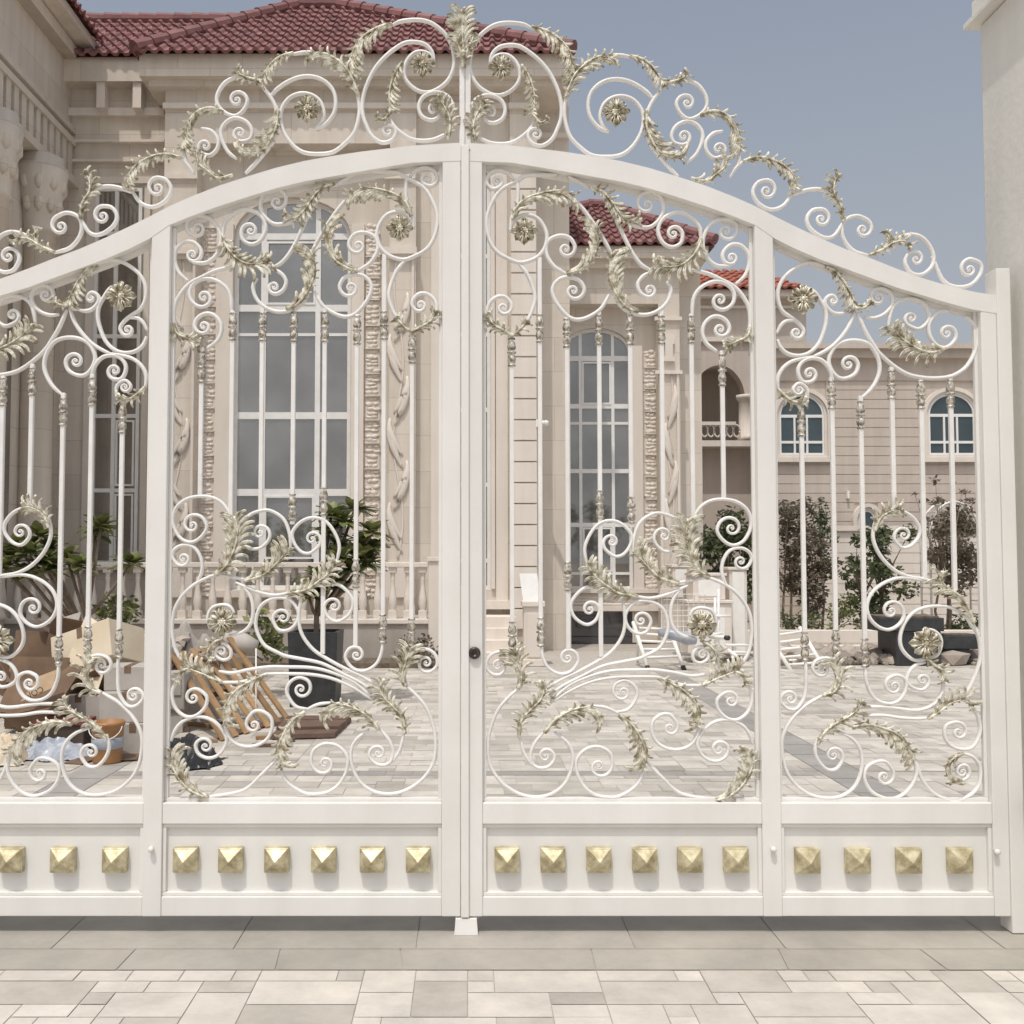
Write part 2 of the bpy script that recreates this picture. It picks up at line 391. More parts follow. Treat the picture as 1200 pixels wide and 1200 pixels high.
def rosette_mesh(c, r, mp, y0=-.012):
    x, z = xz(*mp(c)); mb = MB(); R = r / 268
    mb.lathe([(R * .8, .004), (R * .78, -.002), (R * .3, -.008), (.001, -.01)], (x, y0, z), 24, axis='y')
    for k in range(8):
        a = 2 * PI * k / 8 + PI / 8 * 0
        ln = R * (1.06 if k % 2 == 0 else .97)
        u = Vector((math.cos(a), 0, math.sin(a))); e = Vector((-math.sin(a), 0, math.cos(a)))
        rows = []; S = 7
        for i in range(S + 1):
            s = i / S; w = R * (.07 + .27 * s ** .8 * (1 - s ** 7) ** .5)
            q = Vector((x, y0, z)) + u * (R * .2 + (ln - R * .2) * s) + Vector((0, -.010 - .010 * math.sin(PI * s), 0))
            rows.append([q + e * w + Vector((0, -.002, 0)), q + e * w * .72 + Vector((0, -.008, 0)), q + e * w * .35 + Vector((0, .006, 0)), q + Vector((0, .007, 0)), q - e * w * .35 + Vector((0, .006, 0)), q - e * w * .72 + Vector((0, -.008, 0)), q - e * w + Vector((0, -.002, 0)), q + Vector((0, .014, 0))])
        n = 8; vs = [v for rr in rows for v in rr]; fs = []
        for i in range(S):
            for j in range(n): fs.append((i * n + j, i * n + (j + 1) % n, (i + 1) * n + (j + 1) % n, (i + 1) * n + j))
        fs.append(tuple(range(n))); fs.append(tuple(range(S * n + n - 1, S * n - 1, -1)))
        mb.add(vs, fs, True)
        a2 = a + PI / 8; q = Vector((x, y0 - .004, z)) + Vector((math.cos(a2), 0, math.sin(a2))) * R * .72
        mb.ball(q, R * .12, 1)
    for k in range(8):
        a = 2 * PI * (k + .5) / 8; mb.ball((x + R * .24 * math.cos(a), y0 - .017, z + R * .24 * math.sin(a)), R * .11, 1)
    mb.ball((x, y0 - .016, z), R * .2, 2)
    return mb
COLLAR = [(.5, 0), (.8, .01), (.86, .035), (.8, .06), (.5, .085), (.56, .12), (.84, .2), (.98, .3), (.98, .36), (.8, .41), (.52, .44), (.55, .46), (.98, .475), (1.06, .505), (.98, .535), (.55, .555), (.6, .58), (.82, .64), (.96, .74), (.96, .8), (.74, .87), (.52, .9), (.84, .92), (.9, .955), (.84, .985), (.5, 1)]
def collar_mesh(x, y0, y1, mp, r=5.1):
    xa, za = xz(*mp((x, y0))); xb, zb = xz(*mp((x, y1))); mb = MB(); h = za - zb
    mb.lathe([(a * r / 268 * 1.0, h - t * h) for a, t in COLLAR], (xb, 0, zb), 24, .2)
    return mb

A_, C_ = -1, 1     # turning sense on screen: anticlockwise, clockwise
SCROLLS = [  # centre-side panel of a leaf, traced bar by bar
 ("653 205 617 206 607 212 588 222 577 237 570 258 573 280 582 295 595 303 610 308 627 303 637 293 641 279 638 267 630 256 617 252 604 257 597 270", None, None),
 ("606 210 607 225 606 240 600 255 598 272", None, None),
 ("672 233 684 246 697 264 707 280 716 296", None, None),
 ("714 345 703 363 683 374 667 372 652 355 647 340 652 330 662 325 678 328 685 338", None, (672, 341, C_)),
 ("665 322 650 313 641 300 640 288 645 280 657 276 668 279 674 288", None, (663, 292, C_)),
 ("608 309 617 320 623 333 627 350 622 368 614 382", None, None),
 ("600 392 586 388 576 380 571 368 573 356 582 348 592 348 599 355", None, (590, 361, C_)),
 ("634 755 636 770 643 783 657 790 670 786 678 774 675 765", None, (665, 771, A_)),
 ("666 207 678 214 690 221", None, None),
 ("728 250 738 262 750 266 762 266 772 258 777 248 777 238 773 229", None, (758, 240, A_)),
 ("710 236 720 253 731 277 741 297 752 311 763 317", None, None),
 ("764 318 753 324 747 333 750 343 757 348", None, (761, 340, A_)),
 ("781 330 786 338 783 352 773 363 758 369 740 367 727 358 721 348", None, None),
 ("821 282 820 267 811 256 797 249 783 252 774 260 771 272 777 285 788 290 798 285 800 276", None, (789, 274, A_)),
 ("857 311 843 312 833 307 825 295 824 280 830 266 840 258 855 257 863 263", None, (851, 271, C_)),
 ("862 333 873 323 878 308 876 296 867 287 856 287 848 294", None, (857, 302, A_)),
 ("810 316 830 321 845 328 860 336 870 347 877 360 879 377 876 392 868 397", None, None),
 ("811 371 812 352 818 340 830 332 842 330 853 334 860 343 859 355 852 362", None, (844, 352, C_)),
 ("840 412 828 403 823 391 825 380 833 372 843 371 852 377 855 385", None, (844, 386, C_)),
 ("810 612 820 595 832 587 847 585 863 588 875 597 880 610 878 623 870 635 858 639 847 633 840 622 843 612", None, (857, 619, C_)),
 ("852 687 846 673 847 658 855 645 868 642 878 647 881 655 877 663", None, (868, 658, C_)),
 ("793 683 810 680 828 677 843 682 857 690 870 703 878 718 881 735 880 752 876 767 867 780 858 787", None, None),
 ("743 698 760 701 777 698 793 692 806 686", None, None),
 ("688 662 685 643 692 625 703 613 717 610 730 615 740 627 738 640 730 650 720 652 710 645", None, (717, 635, C_)),
 ("742 648 743 630 750 612 765 602 777 602 790 607 799 617 801 628 798 640 790 646 778 646 770 640", None, (778, 628, C_)),
 ("702 690 688 688 677 695 669 708 673 723 687 732 698 727 703 716", None, (691, 714, A_)),
 ("641 807 660 795 680 786 700 775 715 765 727 750 732 735 732 718 729 702", None, None),
 ("640 818 657 805 680 793 705 781 727 776 748 772 757 768 772 760 780 747 783 733 778 715 766 706 752 704 741 708 733 720 735 733 745 742 757 741 763 730", None, (751, 727, A_)),
 ("645 822 667 803 692 792 717 786 748 785 768 785 790 788 810 792 826 790", None, None),
 ("645 824 667 810 692 799 717 794 743 793 772 793", None, None),
 ("774 794 790 800 803 803 825 803", None, None),
 ("874 798 881 815 877 833 865 843 853 842 842 832 840 820 848 812", None, (856, 821, C_)),
 ("882 872 878 860 870 850 857 844 843 844 830 850 820 862 817 873 825 887 838 892 850 887 854 877", None, (842, 878, A_)),
 ("758 893 777 912 793 927 810 933 838 937", None, None),
 ("820 843 818 858 810 872 797 878 782 877 770 870 764 858 765 845 775 837 785 837 792 845", None, (785, 853, C_)),
 ("695 827 710 829 725 836", None, None),
 ("637 858 627 870 622 883 624 895 632 900 643 898 650 890", None, (639, 886, A_)),
 ("650 858 665 870 671 883 670 900 662 918 647 930 628 934 608 930 588 917 575 898 572 878 574 857 583 833 595 818 607 807", None, None),
 ("609 862 614 882 623 897", None, None),
 ("754 902 749 915 740 925 725 933 712 934 697 931 685 922 677 908 675 893 680 883 690 876 703 875 715 882 718 893", None, (702, 898, C_)),
 ("723 834 735 832 743 823 747 812 742 802 732 797 722 800", None, (730, 811, A_)),
 ("598 765 583 764 573 770 570 782 577 790 585 791", None, (583, 780, A_)),
 ("808 722 812 715 820 712 833 715 839 727 836 741", None, None),
 ("800 688 790 700 786 715 788 733 798 744 814 748", None, None),
 ("828 757 819 758 812 765 813 774 821 777 829 773", None, (823, 767, A_)),
 ("602 211 595 203 583 200 573 205 570 215 577 222 585 220", None, (582, 213, A_)),
 # hinge-side panel
 ("967 313 956 309 944 309 931 315 919 325 912 339 912 353 917 365 927 372 936 379 942 388 939 395", None, (933, 390, C_)),
 ("910 391 915 381 922 376 931 376", None, None),
 ("941 337 953 341 961 352 967 363 968 376 965 389 959 403 949 413 937 417 924 415 915 408 911 398", None, None),
 ("994 365 985 368 976 367 969 361 966 355 968 349 975 346 980 351", None, (976, 353, C_)),
 ("1013 372 1024 373 1035 369 1043 361 1046 352 1043 343 1033 338 1024 340 1020 347", None, (1029, 349, A_)),
 ("1001 364 996 379 988 392 976 405 964 413 953 418", None, None),
 ("1004 366 1013 387 1023 404 1031 415 1047 429 1064 439 1084 443 1103 443 1117 440 1131 431 1140 417 1144 404 1145 391 1140 379 1131 371", None, None),
 ("1041 383 1043 369 1047 359 1056 352 1068 350 1080 354 1086 361 1089 371 1085 380 1076 386 1067 383", None, (1068, 373, C_)),
 ("1111 365 1101 365 1093 372 1088 381 1089 393 1095 403 1104 408 1113 405 1120 396 1119 388", None, (1109, 391, A_)),
 ("912 457 911 444 916 433 925 425 936 421 953 418", None, None),
 ("975 446 973 436 968 427 960 421 949 420 940 424 935 432 936 441 941 448 949 448", None, (948, 438, A_)),
 ("1010 466 1020 457 1028 444 1031 431 1028 417 1020 405 1010 400 996 399 983 403 975 411 971 423 975 435 983 443 993 443 1003 437 1006 428", None, (994, 427, A_)),
 ("946 470 946 457 941 451 935 449 929 455", None, (936, 457, A_)),
 ("944 772 944 808 940 822 932 831 922 830 914 822", None, (926, 819, C_)),
 ("979 784 975 773 965 771 955 775 952 784 957 791", None, (963, 783, A_)),
 ("1014 780 1015 798 1022 815 1033 823 1047 824 1057 817 1062 805 1060 795 1050 791 1040 795", None, (1048, 804, A_)),
 ("1097 683 1080 678 1063 675 1047 667 1033 653 1025 638 1023 625 1027 610 1038 600 1055 599 1068 605 1077 617 1077 628 1068 639 1057 642 1048 633", None, (1059, 627, C_)),
 ("1083 680 1057 677 1038 682 1023 693 1016 708 1018 722 1027 733 1040 738 1052 733 1059 723 1058 713", None, (1044, 716, A_)),
 ("1148 744 1140 735 1132 723 1117 713 1100 710 1083 712 1070 718 1060 730 1055 745 1056 758 1063 768 1073 774 1085 772 1098 768 1103 755 1101 745 1092 738 1083 738", None, None),
 ("1140 730 1147 748 1149 765 1148 775 1143 790 1135 807 1126 819", None, None),
 ("1085 776 1072 780 1064 790 1063 800 1072 807 1082 808 1088 802", None, (1081, 797, A_)),
 ("1105 790 1105 808 1098 822 1090 828 1078 832 1065 832 1052 830 1033 828 1005 829", None, None),
 ("1003 839 1033 838 1055 841 1075 842 1088 841", None, None),
 ("1136 826 1144 835 1148 847 1148 860 1140 875 1127 878 1113 873 1107 862 1108 850 1118 846", None, (1123, 858, C_)),
 ("1127 882 1140 887 1148 898 1148 915 1142 927 1130 935 1117 938 1100 933 1087 923 1078 908 1073 890", None, None),
 ("1114 908 1121 914 1130 913 1136 906 1133 897", None, (1127, 904, A_)),
 ("1070 884 1074 905 1067 922 1055 933 1040 936 1022 928 1013 913 1015 900 1025 893 1037 892 1045 900", None, (1036, 910, C_)),
 ("976 856 993 862 1005 873 1010 888 1008 907 1000 923 985 933 967 935 947 930 930 917 920 900 916 877 918 860 928 842 943 827 963 815", None, None),
 ("958 864 955 880 960 893 970 902 980 901 987 892", None, (976, 885, A_)),
]
CREST = [
 ("623 33 615 29 603 27 589 27 576 31 562 42 554 55 551 68 551 82 556 95 564 104 577 111 589 111 600 105 608 95 609 83 604 72 596 65 587 64 578 68 574 77", None, None),
 ("574 75 576 65 584 56 596 53 608 54 620 61 632 71 643 84 651 99 656 113 658 127 657 140 653 151 647 163 635 171 623 168 618 160", None, (628, 158, C_)),
 ("551 138 552 127 557 117 567 112 577 112 587 117 592 128 589 139 581 144", None, (575, 132, C_)),
 ("558 160 577 168 600 167 619 154 626 142", None, None),
 ("708 67 723 65 740 67", None, None),
 ("667 103 662 122 662 140 668 160 680 173 693 182 710 184 727 182 740 173 750 158 754 143 752 130 743 118 730 113 717 115 707 123 703 137 707 148 714 155", None, None),
 ("714 155 702 150 692 138 689 123 693 108 705 97 720 93 735 95 748 101 760 110 766 118", None, None),
 ("778 101 767 115 760 128 757 143", None, None),
 ("803 93 818 100 827 113 828 125 820 135 807 140 797 133 792 123", None, (805, 121, C_)),
 ("758 145 760 165 772 182 783 195 795 207", None, None),
 ("805 190 815 182 822 168 823 155 815 145 805 142 793 147 787 157 789 167 798 170", None, (801, 160, A_)),
 ("847 154 835 157 827 167 828 178 837 186 847 183", None, (842, 175, A_)),
 ("867 178 865 192 856 206", None, None),
 ("855 208 862 197 871 189", None, None),
 ("928 227 918 241 903 246 888 238 882 225 888 214 900 211", None, (898, 224, C_)),
 ("928 229 945 223 960 222 972 226", None, None),
 ("987 261 978 276 966 279 951 270 945 258 951 247 963 245", None, (962, 257, C_)),
 ("1019 300 1000 294 988 279 987 264 993 256 1005 253 1017 258", None, (1011, 269, C_)),
 ("1046 281 1068 275 1083 281 1093 297 1092 312 1080 322 1067 320 1060 309", None, (1073, 304, C_)),
 ("1092 300 1104 327 1119 336 1137 334 1149 321 1149 309 1137 303", None, (1136, 316, A_)),
]
LEAVES = [
 ("600 258 607 242 622 232 645 226 660 226 675 235", 18, 7), ("747 366 735 362 724 350 715 332 714 315 717 297", 19, 6),
 ("664 322 675 319 688 311 697 297 700 280 697 266", 7, 20), ("600 394 590 388 578 381 571 368", 8, 8), ("600 394 610 386 617 377", 7, 7),
 ("690 220 705 226 716 238 724 250 735 260 752 257", 9, 9), ("821 280 817 292 808 304 795 313 780 314 764 311", 12, 13),
 ("878 383 874 395 862 401 848 408", 7, 8), ("830 677 818 668 810 655 805 640 803 625 806 608", 17, 14),
 ("795 684 775 678 762 668 752 657 743 646", 16, 9), ("747 699 725 695 712 687 700 678 691 667 687 660", 13, 10),
 ("822 803 838 795 850 790 866 784", 5, 13), ("860 786 869 790 875 801", 6, 5), ("770 793 790 802 805 812 815 825 819 838 812 850", 15, 9),
 ("838 937 852 932 865 922 875 908 880 895 876 882", 11, 17), ("725 837 737 845 745 855 752 868 756 882 749 900", 16, 9),
 ("637 858 650 843 665 833 682 828 693 830 702 843", 16, 7), ("608 863 610 845 620 832 632 820 637 808 631 797", 10, 9),
 ("607 807 611 795 607 780 601 763", 13, 13), ("820 750 832 757 838 768 833 776", 7, 7),
 ("967 314 978 320 988 333 996 347 1003 362", 12, 5), ("1001 362 1010 362 1019 355", 6, 6), ("1104 410 1090 414 1076 411 1063 404 1052 395 1043 384", 12, 14),
 ("911 457 920 466 930 472 944 470", 8, 8), ("1024 622 1029 608 1040 600 1054 596", 10, 10), ("1140 730 1132 712 1122 698 1110 690 1102 681 1104 669", 4, 13),
 ("1083 770 1093 779 1102 785 1104 797", 8, 8), ("1086 842 1100 832 1112 823 1127 820 1139 828", 4, 11), ("1127 882 1115 887 1108 897 1113 914", 6, 12),
 ("997 851 1013 848 1030 851 1047 858 1060 870 1070 886", 18, 8), ("957 872 962 860 975 848 990 840 1003 830 1007 818", 11, 5),
 ("963 815 977 808 982 795 978 783 971 774", 12, 12),
]
CREST_LEAVES = [
 ("558 168 555 155 556 143 562 130 570 119", 10, 9), ("611 78 619 90 624 105 626 120 624 138", 11, 5), ("625 137 633 146 642 141", 5, 5),
 ("623 33 636 37 651 45 663 57 671 74 673 87", 18, 9), ("662 117 667 103 673 90 685 78 698 70 712 68 719 76", 14, 10),
 ("738 67 752 72 763 80 772 92 780 100", 11, 6), ("774 100 788 98 800 93 803 86", 7, 7), ("757 130 757 150 762 165 770 178 783 186 800 184", 6, 17),
 ("820 136 835 132 850 137 861 151 866 169 864 181", 15, 9), ("809 210 826 214 839 205 848 197 852 185", 7, 11),
 ("870 190 885 186 903 189 921 199 931 213 929 227", 12, 9), ("987 261 984 243 976 230 976 216 983 205", 6, 9),
 ("1017 300 1032 294 1045 286 1058 284 1067 292", 7, 8), ("1036 292 1040 282 1036 273", 6, 6),
]
ROSETTES = [(614, 273, 15), (821, 732, 16.5), (939, 352, 17), (1082, 753, 17.5), (587, 82, 14.5), (721, 134, 16)]
#  x, bar top, bar foot, collars (top, foot)
PICKETS = [(600, 394, 764, ((396, 430), (728, 762))), (633, 302, 758, ((368, 402), (723, 758))), (665, 372, 762, ((373, 408), (658, 693))),
 (703, 365, 770, ((369, 405), (574, 608))), (739, 364, 618, ((369, 405), (582, 614))), (776, 361, 604, ((370, 404),)), (811, 368, 612, ((370, 403),)),
 (847, 411, 587, ((415, 453),)),
 (941, 470, 776, ((476, 512), (740, 775))), (977, 442, 774, ((446, 480), (737, 770))), (1011, 464, 784, ((470, 503), (748, 782))),
 (1046, 430, 600, ((434, 468),)), (1081, 441, 679, ((446, 480),)), (1116, 439, 692, ((445, 478),))]
TOP = parse("551 168 600 171 660 178 693 183 727 189 760 197 793 207 827 218 860 231 885 242 908 254 930 265 960 279 990 292 1020 303 1050 315 1080 326 1110 335 1140 342 1176 348")
BOT = parse("551 189 600 191 660 201 693 207 727 213 760 221 793 231 827 242 860 254 885 264 908 280 930 291 960 304 990 315 1020 326 1050 337 1080 346 1110 355 1140 363 1176 369")

def gate_leaf(nm, label, flip):
    if flip: mp = lambda q: (1082.6 - q[0], q[1] - 3.5); fm = lambda x: 1083.5 - x
    else: mp = lambda q: q; fm = lambda x: x
    fmp = (lambda q: (1083.5 - q[0], q[1])) if flip else mp
    base = Vector((W(fm(860), 1080, D).x, 0, 0))
    root = thing(nm, base, label, 'gate', 'pair of ornate white gate leaves')
    # --- frame (surveyed on its front face)
    xz = lambda px, py: (lambda p: (p.x, p.z))(W(px, py, D - .04))
    xz0 = lambda px, py: (lambda p: (p.x, p.z))(W(px, py, D))
    fr = MB()
    X = lambda px, py: xz(fm(px), py)[0]
    Z = lambda py: xz(548, py)[1]
    e0 = [] if not flip else [0]
    top = [xz(*fmp(q)) for q in [(543.4, 167.8) for _ in e0] + TOP]; bot = [xz(*fmp(q)) for q in [(543.4, 188.8) for _ in e0] + BOT]
    fr.strip(top, bot, -.044, .044)
    lip = [xz(*fmp((q[0], q[1] + 4))) for q in [(543.4, 188.8) for _ in e0] + BOT]; fr.strip(bot, lip, .004, .036)
    def stile(px0, px1, pyr, y0, y1, yf=-.0425, yb=.0425):
        fr.box(X(px0, pyr), X(px1, pyr), yf, yb, Z(y1), Z(y0), .004)
    stile(549 if not flip else 543.5, 565.5, 640, 178, 1074)
    stile(889, 911, 640, 262, 1074, -.0425, .0425); stile(1155.5, 1174 if not flip else 1176, 640, 360, 1074)
    # rails butt between the stiles, each a hair behind them
    for a, b in ((565.5, 889), (911, 1155.5)):
        for y0, y1 in ((941, 966), (1051, 1074)):
            fr.box(X(a, 640), X(b, 640), -.039, .039, Z(y1), Z(y0), .004)
        # slim inner bead round the opening and the panel
        xa, xb = X(a, 640), X(b, 640)
        if xa > xb: xa, xb = xb, xa
        t = .016
        for (za, zb) in ((Z(941), None), (Z(1051), Z(966))):
            if zb is None:
                fr.box(xa, xb, -.012, .012, za, za + t, .003)
                ztop = min(p[1] for p in bot if xa - .02 <= p[0] <= xb + .02)
                for xx, sg in ((xa, 1), (xb, -1)):
                    zt = [p for p in sorted(bot, key=lambda q: abs(q[0] - xx))][0][1]
                    fr.box(xx, xx + sg * t, -.011, .011, za + t, zt, .003)
            else:
                for x0, x1, z0, z1 in ((xa, xb, za, za + t), (xa, xb, zb - t, zb), (xa, xa + t, za + t, zb - t), (xb - t, xb, za + t, zb - t)):
                    fr.box(x0, x1, -.030, .0, z0, z1, .003)
    build('frame', fr, 'white', root)
    # --- lower panels and studs
    studs = ([594, 648, 702, 756, 809, 863], [947, 1006, 1066, 1126])
    if flip: studs = ([490, 436, 379, 324, 270, 217], [134, 73, 12, -48])
    for (a, b), st in zip(((565.5, 889), (911, 1155.5)), studs):
        p = MB(); p.box(X(a, 640), X(b, 640), -.013, .012, Z(1051) - .002, Z(966) + .002)
        po = build('kick_panel', p, 'white', root)
        for sx in st:
            x, z = xz(sx, 1008 if sx < 900 else 1009); s = MB(); h = .0525
            s.box(x - h, x + h, -.046, -.012, z - h, z + h, .003)
            g = h * .93; ap = (x, -.082, z)
            s.add([(x - g, -.0465, z - g), (x + g, -.0465, z - g), (x + g, -.0465, z + g), (x - g, -.0465, z + g), ap], [(0, 1, 4), (1, 2, 4), (2, 3, 4), (3, 0, 4), (3, 2, 1, 0)])
            so_ = build('pyramid_stud', s, 'stud', po); bv = so_.modifiers.new('edge', 'BEVEL'); bv.width = .0025; bv.segments = 2
    # --- bars
    for x, y0, y1, cs in PICKETS:
        xa, za = xz0(*mp((x, y0))); xb, zb = xz0(*mp((x, y1)))
        b = MB(); xm = (xa + xb) / 2; b.box(xm - .0095, xm + .0095, -.0095, .0095, zb, za, .003)
        bo = build('picket', b, 'scroll', root)
        for c0, c1 in cs:
            cm = collar_mesh(x, c0, c1, mp)
            # centre the collar on its own bar
            x0 = sum(v[0] for v in cm.v) / len(cm.v)
            cm.v = [(v[0] - x0 + xm, v[1], v[2]) for v in cm.v]
            build('collar', cm, 'collar', bo)
    # --- scrollwork: heavy bars with slimmer ones low down, as forged
    for t, a, b in SCROLLS + CREST:
        p = parse(t); ym = sum(q[1] for q in p) / len(p)
        build('scroll', scroll_mesh(p, a, b, 2.45 if ym < 450 else 2.1, mp), 'scroll', root)
    for t, R, L in LEAVES + CREST_LEAVES:
        build('acanthus_leaf', acanthus(parse(t), R, L, mp, flip), 'gold', root)
    for x, y, r in ROSETTES:
        build('rosette', rosette_mesh((x, y), r, mp), 'rosette', root)
    # small fixing bolts
    for q in ((905, 994), (1166, 997)):
        x, z = xz(*fmp(q)); m = MB(); m.lathe([(.009, 0), (.009, -.012), (.013, -.014), (.012, -.024), (.006, -.028)], (x, -.041, z), 14, axis='y')
        build('bolt', m, 'white', root)
    # meeting-stile upright behind the finial
    x, z0 = xz(548.5 if not flip else 541.5, 172); z1 = xz(548, 72)[1]
    m = MB(); m.box(x - .012, x + .012, -.014, .014, z0, z1, .003); build('crest_post', m, 'scroll', root)
    return root, X, Z
right, X, Z = gate_leaf('gate_leaf', 'white iron gate leaf beside the stone pillar, with round dark lock in its meeting stile', False)
x, z = xz(556, 764); m = MB(); m.lathe([(.026, 0), (.026, -.012), (.022, -.018), (.012, -.018), (.011, -.014), (.002, -.014)], (x, -.043, z), 24, axis='y')
build('lock', m, 'dark_metal', right)
left, X2, Z2 = gate_leaf('gate_leaf', 'white iron gate leaf cut off by the photo edge, in front of cartons and pallets', True)
# cover strip on the meeting stile of that leaf, and the tall acanthus finial it carries
m = MB(); xa, xb = xz(540.5, 640)[0], xz(549.6, 640)[0]; m.box(xa, xb, -.056, -.0435, Z(1074), Z(171), .003); build('cover_strip', m, 'white', left)
fin = MB(); idm = lambda q: q
for t, R, L in (("543 82 543 64 542 46 541.5 28 541.5 15", 14, 14), ("544 78 539 63 534 51 532 42", 7, 7), ("544 78 548 63 553 52 556 43", 7, 7)):
    k = acanthus(parse(t), R, L, idm, False, -.022); fin.add(k.v, k.f, True)
x, z = xz(543, 68); fin.ball((x, -.045, z), .014, 2)
build('finial', fin, 'gold', left)
# ground stop, fixed post and pillar
g = MB(); x0, x1 = W(533, 1090, D)[0], W(559.5, 1090, D)[0]
g.add([(x0 - .002, -.06, .002), (x1 + .002, -.06, .002), (x1, .05, .002), (x0, .05, .002), (x0 + .004, -.052, .066), (x1 - .004, -.052, .066), (x1 - .004, .03, .072), (x0 + .004, .03, .072)],
      [(0, 3, 2, 1), (4, 5, 6, 7), (0, 1, 5, 4), (1, 2, 6, 5), (2, 3, 7, 6), (3, 0, 4, 7)])
tag(build('gate_stop', g, 'white'), 'small white block on the ground under the meeting stiles', 'gate stop')
fp = MB(); xa, xb = W(1175.5, 640, D - .05).x, W(1192, 640, D - .05).x
fp.box(xa, xb, -.05, .05, .004, xz(1185, 318)[1], .004)
tag(build('hinge_post', fp, 'white'), 'slim white steel post between the gate and the stone pillar', 'post')

pl = thing('gate_pillar', (xb + .33, 0, 0), 'tall pale stone gate pillar with overhanging cap at the photo edge', 'pillar')
b = MB(); ztop = W(1160, 22, D + .2).z
XF = W(1157, 400, D + .26).x; XP = XF
b.box(XF, XF + .75, -.55, .26, 0, ztop - .004, .01)
build('shaft', b, 'pillar', pl)
b = MB(); b.box(XF - .055, XF + .80, -.6, .31, ztop, ztop + .028, .004); b.box(XF - .03, XF + .77, -.58, .28, ztop + .0285, ztop + .12, .01); build('pillar_cap', b, 'pillar', pl)
b = MB(); z = W(1199, 950, 4.29).z; b.box(XF - .045, XF - .001, -.2, -.1, z - .05, z + .045, .006); build('lock_keep', b, 'black', pl)
# ------------------------------------------------------------------ ground and paving
m = MB(); m.add([(-300, -300, -.03), (300, -300, -.03), (300, 600, -.03), (-300, 600, -.03)], [(0, 1, 2, 3)]); struct('ground', m, 'ground')
m = MB(); m.add([(-13, -8, -.004), (13, -8, -.004), (13, 13.2, -.004), (-13, 13.2, -.004)], [(0, 1, 2, 3)]); struct('paving_bed', m, 'joint')
def paving(x0, x1, y0, y1, u, sizes):
    nx = int(round((x1 - x0) / u)); ny = int(round((y1 - y0) / u)); used = set(); mb = MB()
    for j in range(ny):
        for i in range(nx):
            if (i, j) in used: continue
            for _ in range(9):
                a, b = random.choice(sizes)
                if i + a <= nx and j + b <= ny and all((i + p, j + q) not in used for p in range(a) for q in range(b)): break
            else: a = b = 1
            for p in range(a):
                for q in range(b): used.add((i + p, j + q))
            g = .0019; z = random.uniform(-.0008, .0008)
            xa, xb, ya, yb = x0 + i * u + g, x0 + (i + a) * u - g, y0 + j * u + g, y0 + (j + b) * u - g
            mb.add([(xa, ya, z), (xb, ya, z), (xb, yb, z), (xa, yb, z)], [(0, 1, 2, 3)])
    return mb
SZ = [(1, 1), (2, 1), (2, 2), (3, 2), (2, 2), (1, 2), (3, 1), (4, 2), (2, 1)]
pv = MB()
for (x0, x1, y0, y1) in ((-8, 8, -4.82, -.42), (-2.65, 2.65, .3, 3.1), (2.97, 11.97, .3, 3.1), (-11.97, -2.97, .3, 3.1), (-2.65, 2.65, 3.26, 10.06), (2.97, 12, 3.26, 13), (-12, -2.97, 3.26, 10.06)):
    k = paving(x0, x1, y0, y1, .1, [(2, 2), (2, 1), (4, 2), (2, 2), (1, 1), (3, 2), (2, 1), (3, 1), (2, 3)] if y0 < 0 else [(2, 2), (3, 2), (4, 2), (2, 1), (3, 1), (5, 2), (4, 1), (2, 2)])
    pv.add(k.v, k.f)
struct('pavement', pv, 'tile', False)
bd = MB()
for sx in (-1, 1):
    for j in range(22):
        y = .3 + j * .45
        bd.add([(sx * 2.81 - .155, y + .004, 0), (sx * 2.81 + .155, y + .004, 0), (sx * 2.81 + .155, y + .446, 0), (sx * 2.81 - .155, y + .446, 0)], [(0, 1, 2, 3)])
for i in range(26):
    x = -2.64 + i * .203
    bd.add([(x, 3.104, 0), (x + .199, 3.104, 0), (x + .199, 3.256, 0), (x, 3.256, 0)], [(0, 1, 2, 3)])
struct('paving_band', bd, 'band', False)
sl_ = MB(); xs = -9.0; ps = 0
while xs < 9:      # outer row of long slabs, their joints leaning a little
    wd = random.choice((.62, .75, .9, .5)); so_ = random.uniform(-.03, .03)
    sl_.add([(xs + .002, -.417, .001), (xs + wd - .002, -.417, .001), (xs + wd - .002 + so_, -.21, .001), (xs + .002 + ps, -.21, .001)], [(0, 1, 2, 3)]); xs += wd; ps = so_
xs = -9.0
while xs < 9:
    wd = random.choice((.62, .75, .9, .5)); sl_.add([(xs, -.207, .001), (xs + wd - .004, -.207, .001), (xs + wd - .004, .297, .001), (xs, .297, .001)], [(0, 1, 2, 3)]); xs += wd
struct('threshold', sl_, 'slab', False)

# ------------------------------------------------------------------ building helpers
def R_(x0, y0, x1, y1, d):
    ym = (y0 + y1) / 2; xm = (x0 + x1) / 2
    return W(x0, ym, d).x, W(x1, ym, d).x, W(xm, y1, d).z, W(xm, y0, d).z
def fbox(mb, x0, y0, x1, y1, d, dep, bev=0):
    a, b, z0, z1 = R_(x0, y0, x1, y1, d); mb.box(a, b, d - D, d - D + dep, z0, z1, bev)
def fcol(mb, x0, x1, y0, y1, d, dep, row=450, bev=0):   # plumb member: both edges read on one row
    a, b = W(x0, row, d).x, W(x1, row, d).x; mb.box(a, b, d - D, d - D + dep, W(548, y1, d).z, W(548, y0, d).z, bev)
def arch_pts(a0, a1, s, t, n=20):
    c, h = (a0 + a1) / 2, (a1 - a0) / 2
    return [(c - h * math.cos(PI * i / n), s + (t - s) * math.sin(PI * i / n)) for i in range(n + 1)]
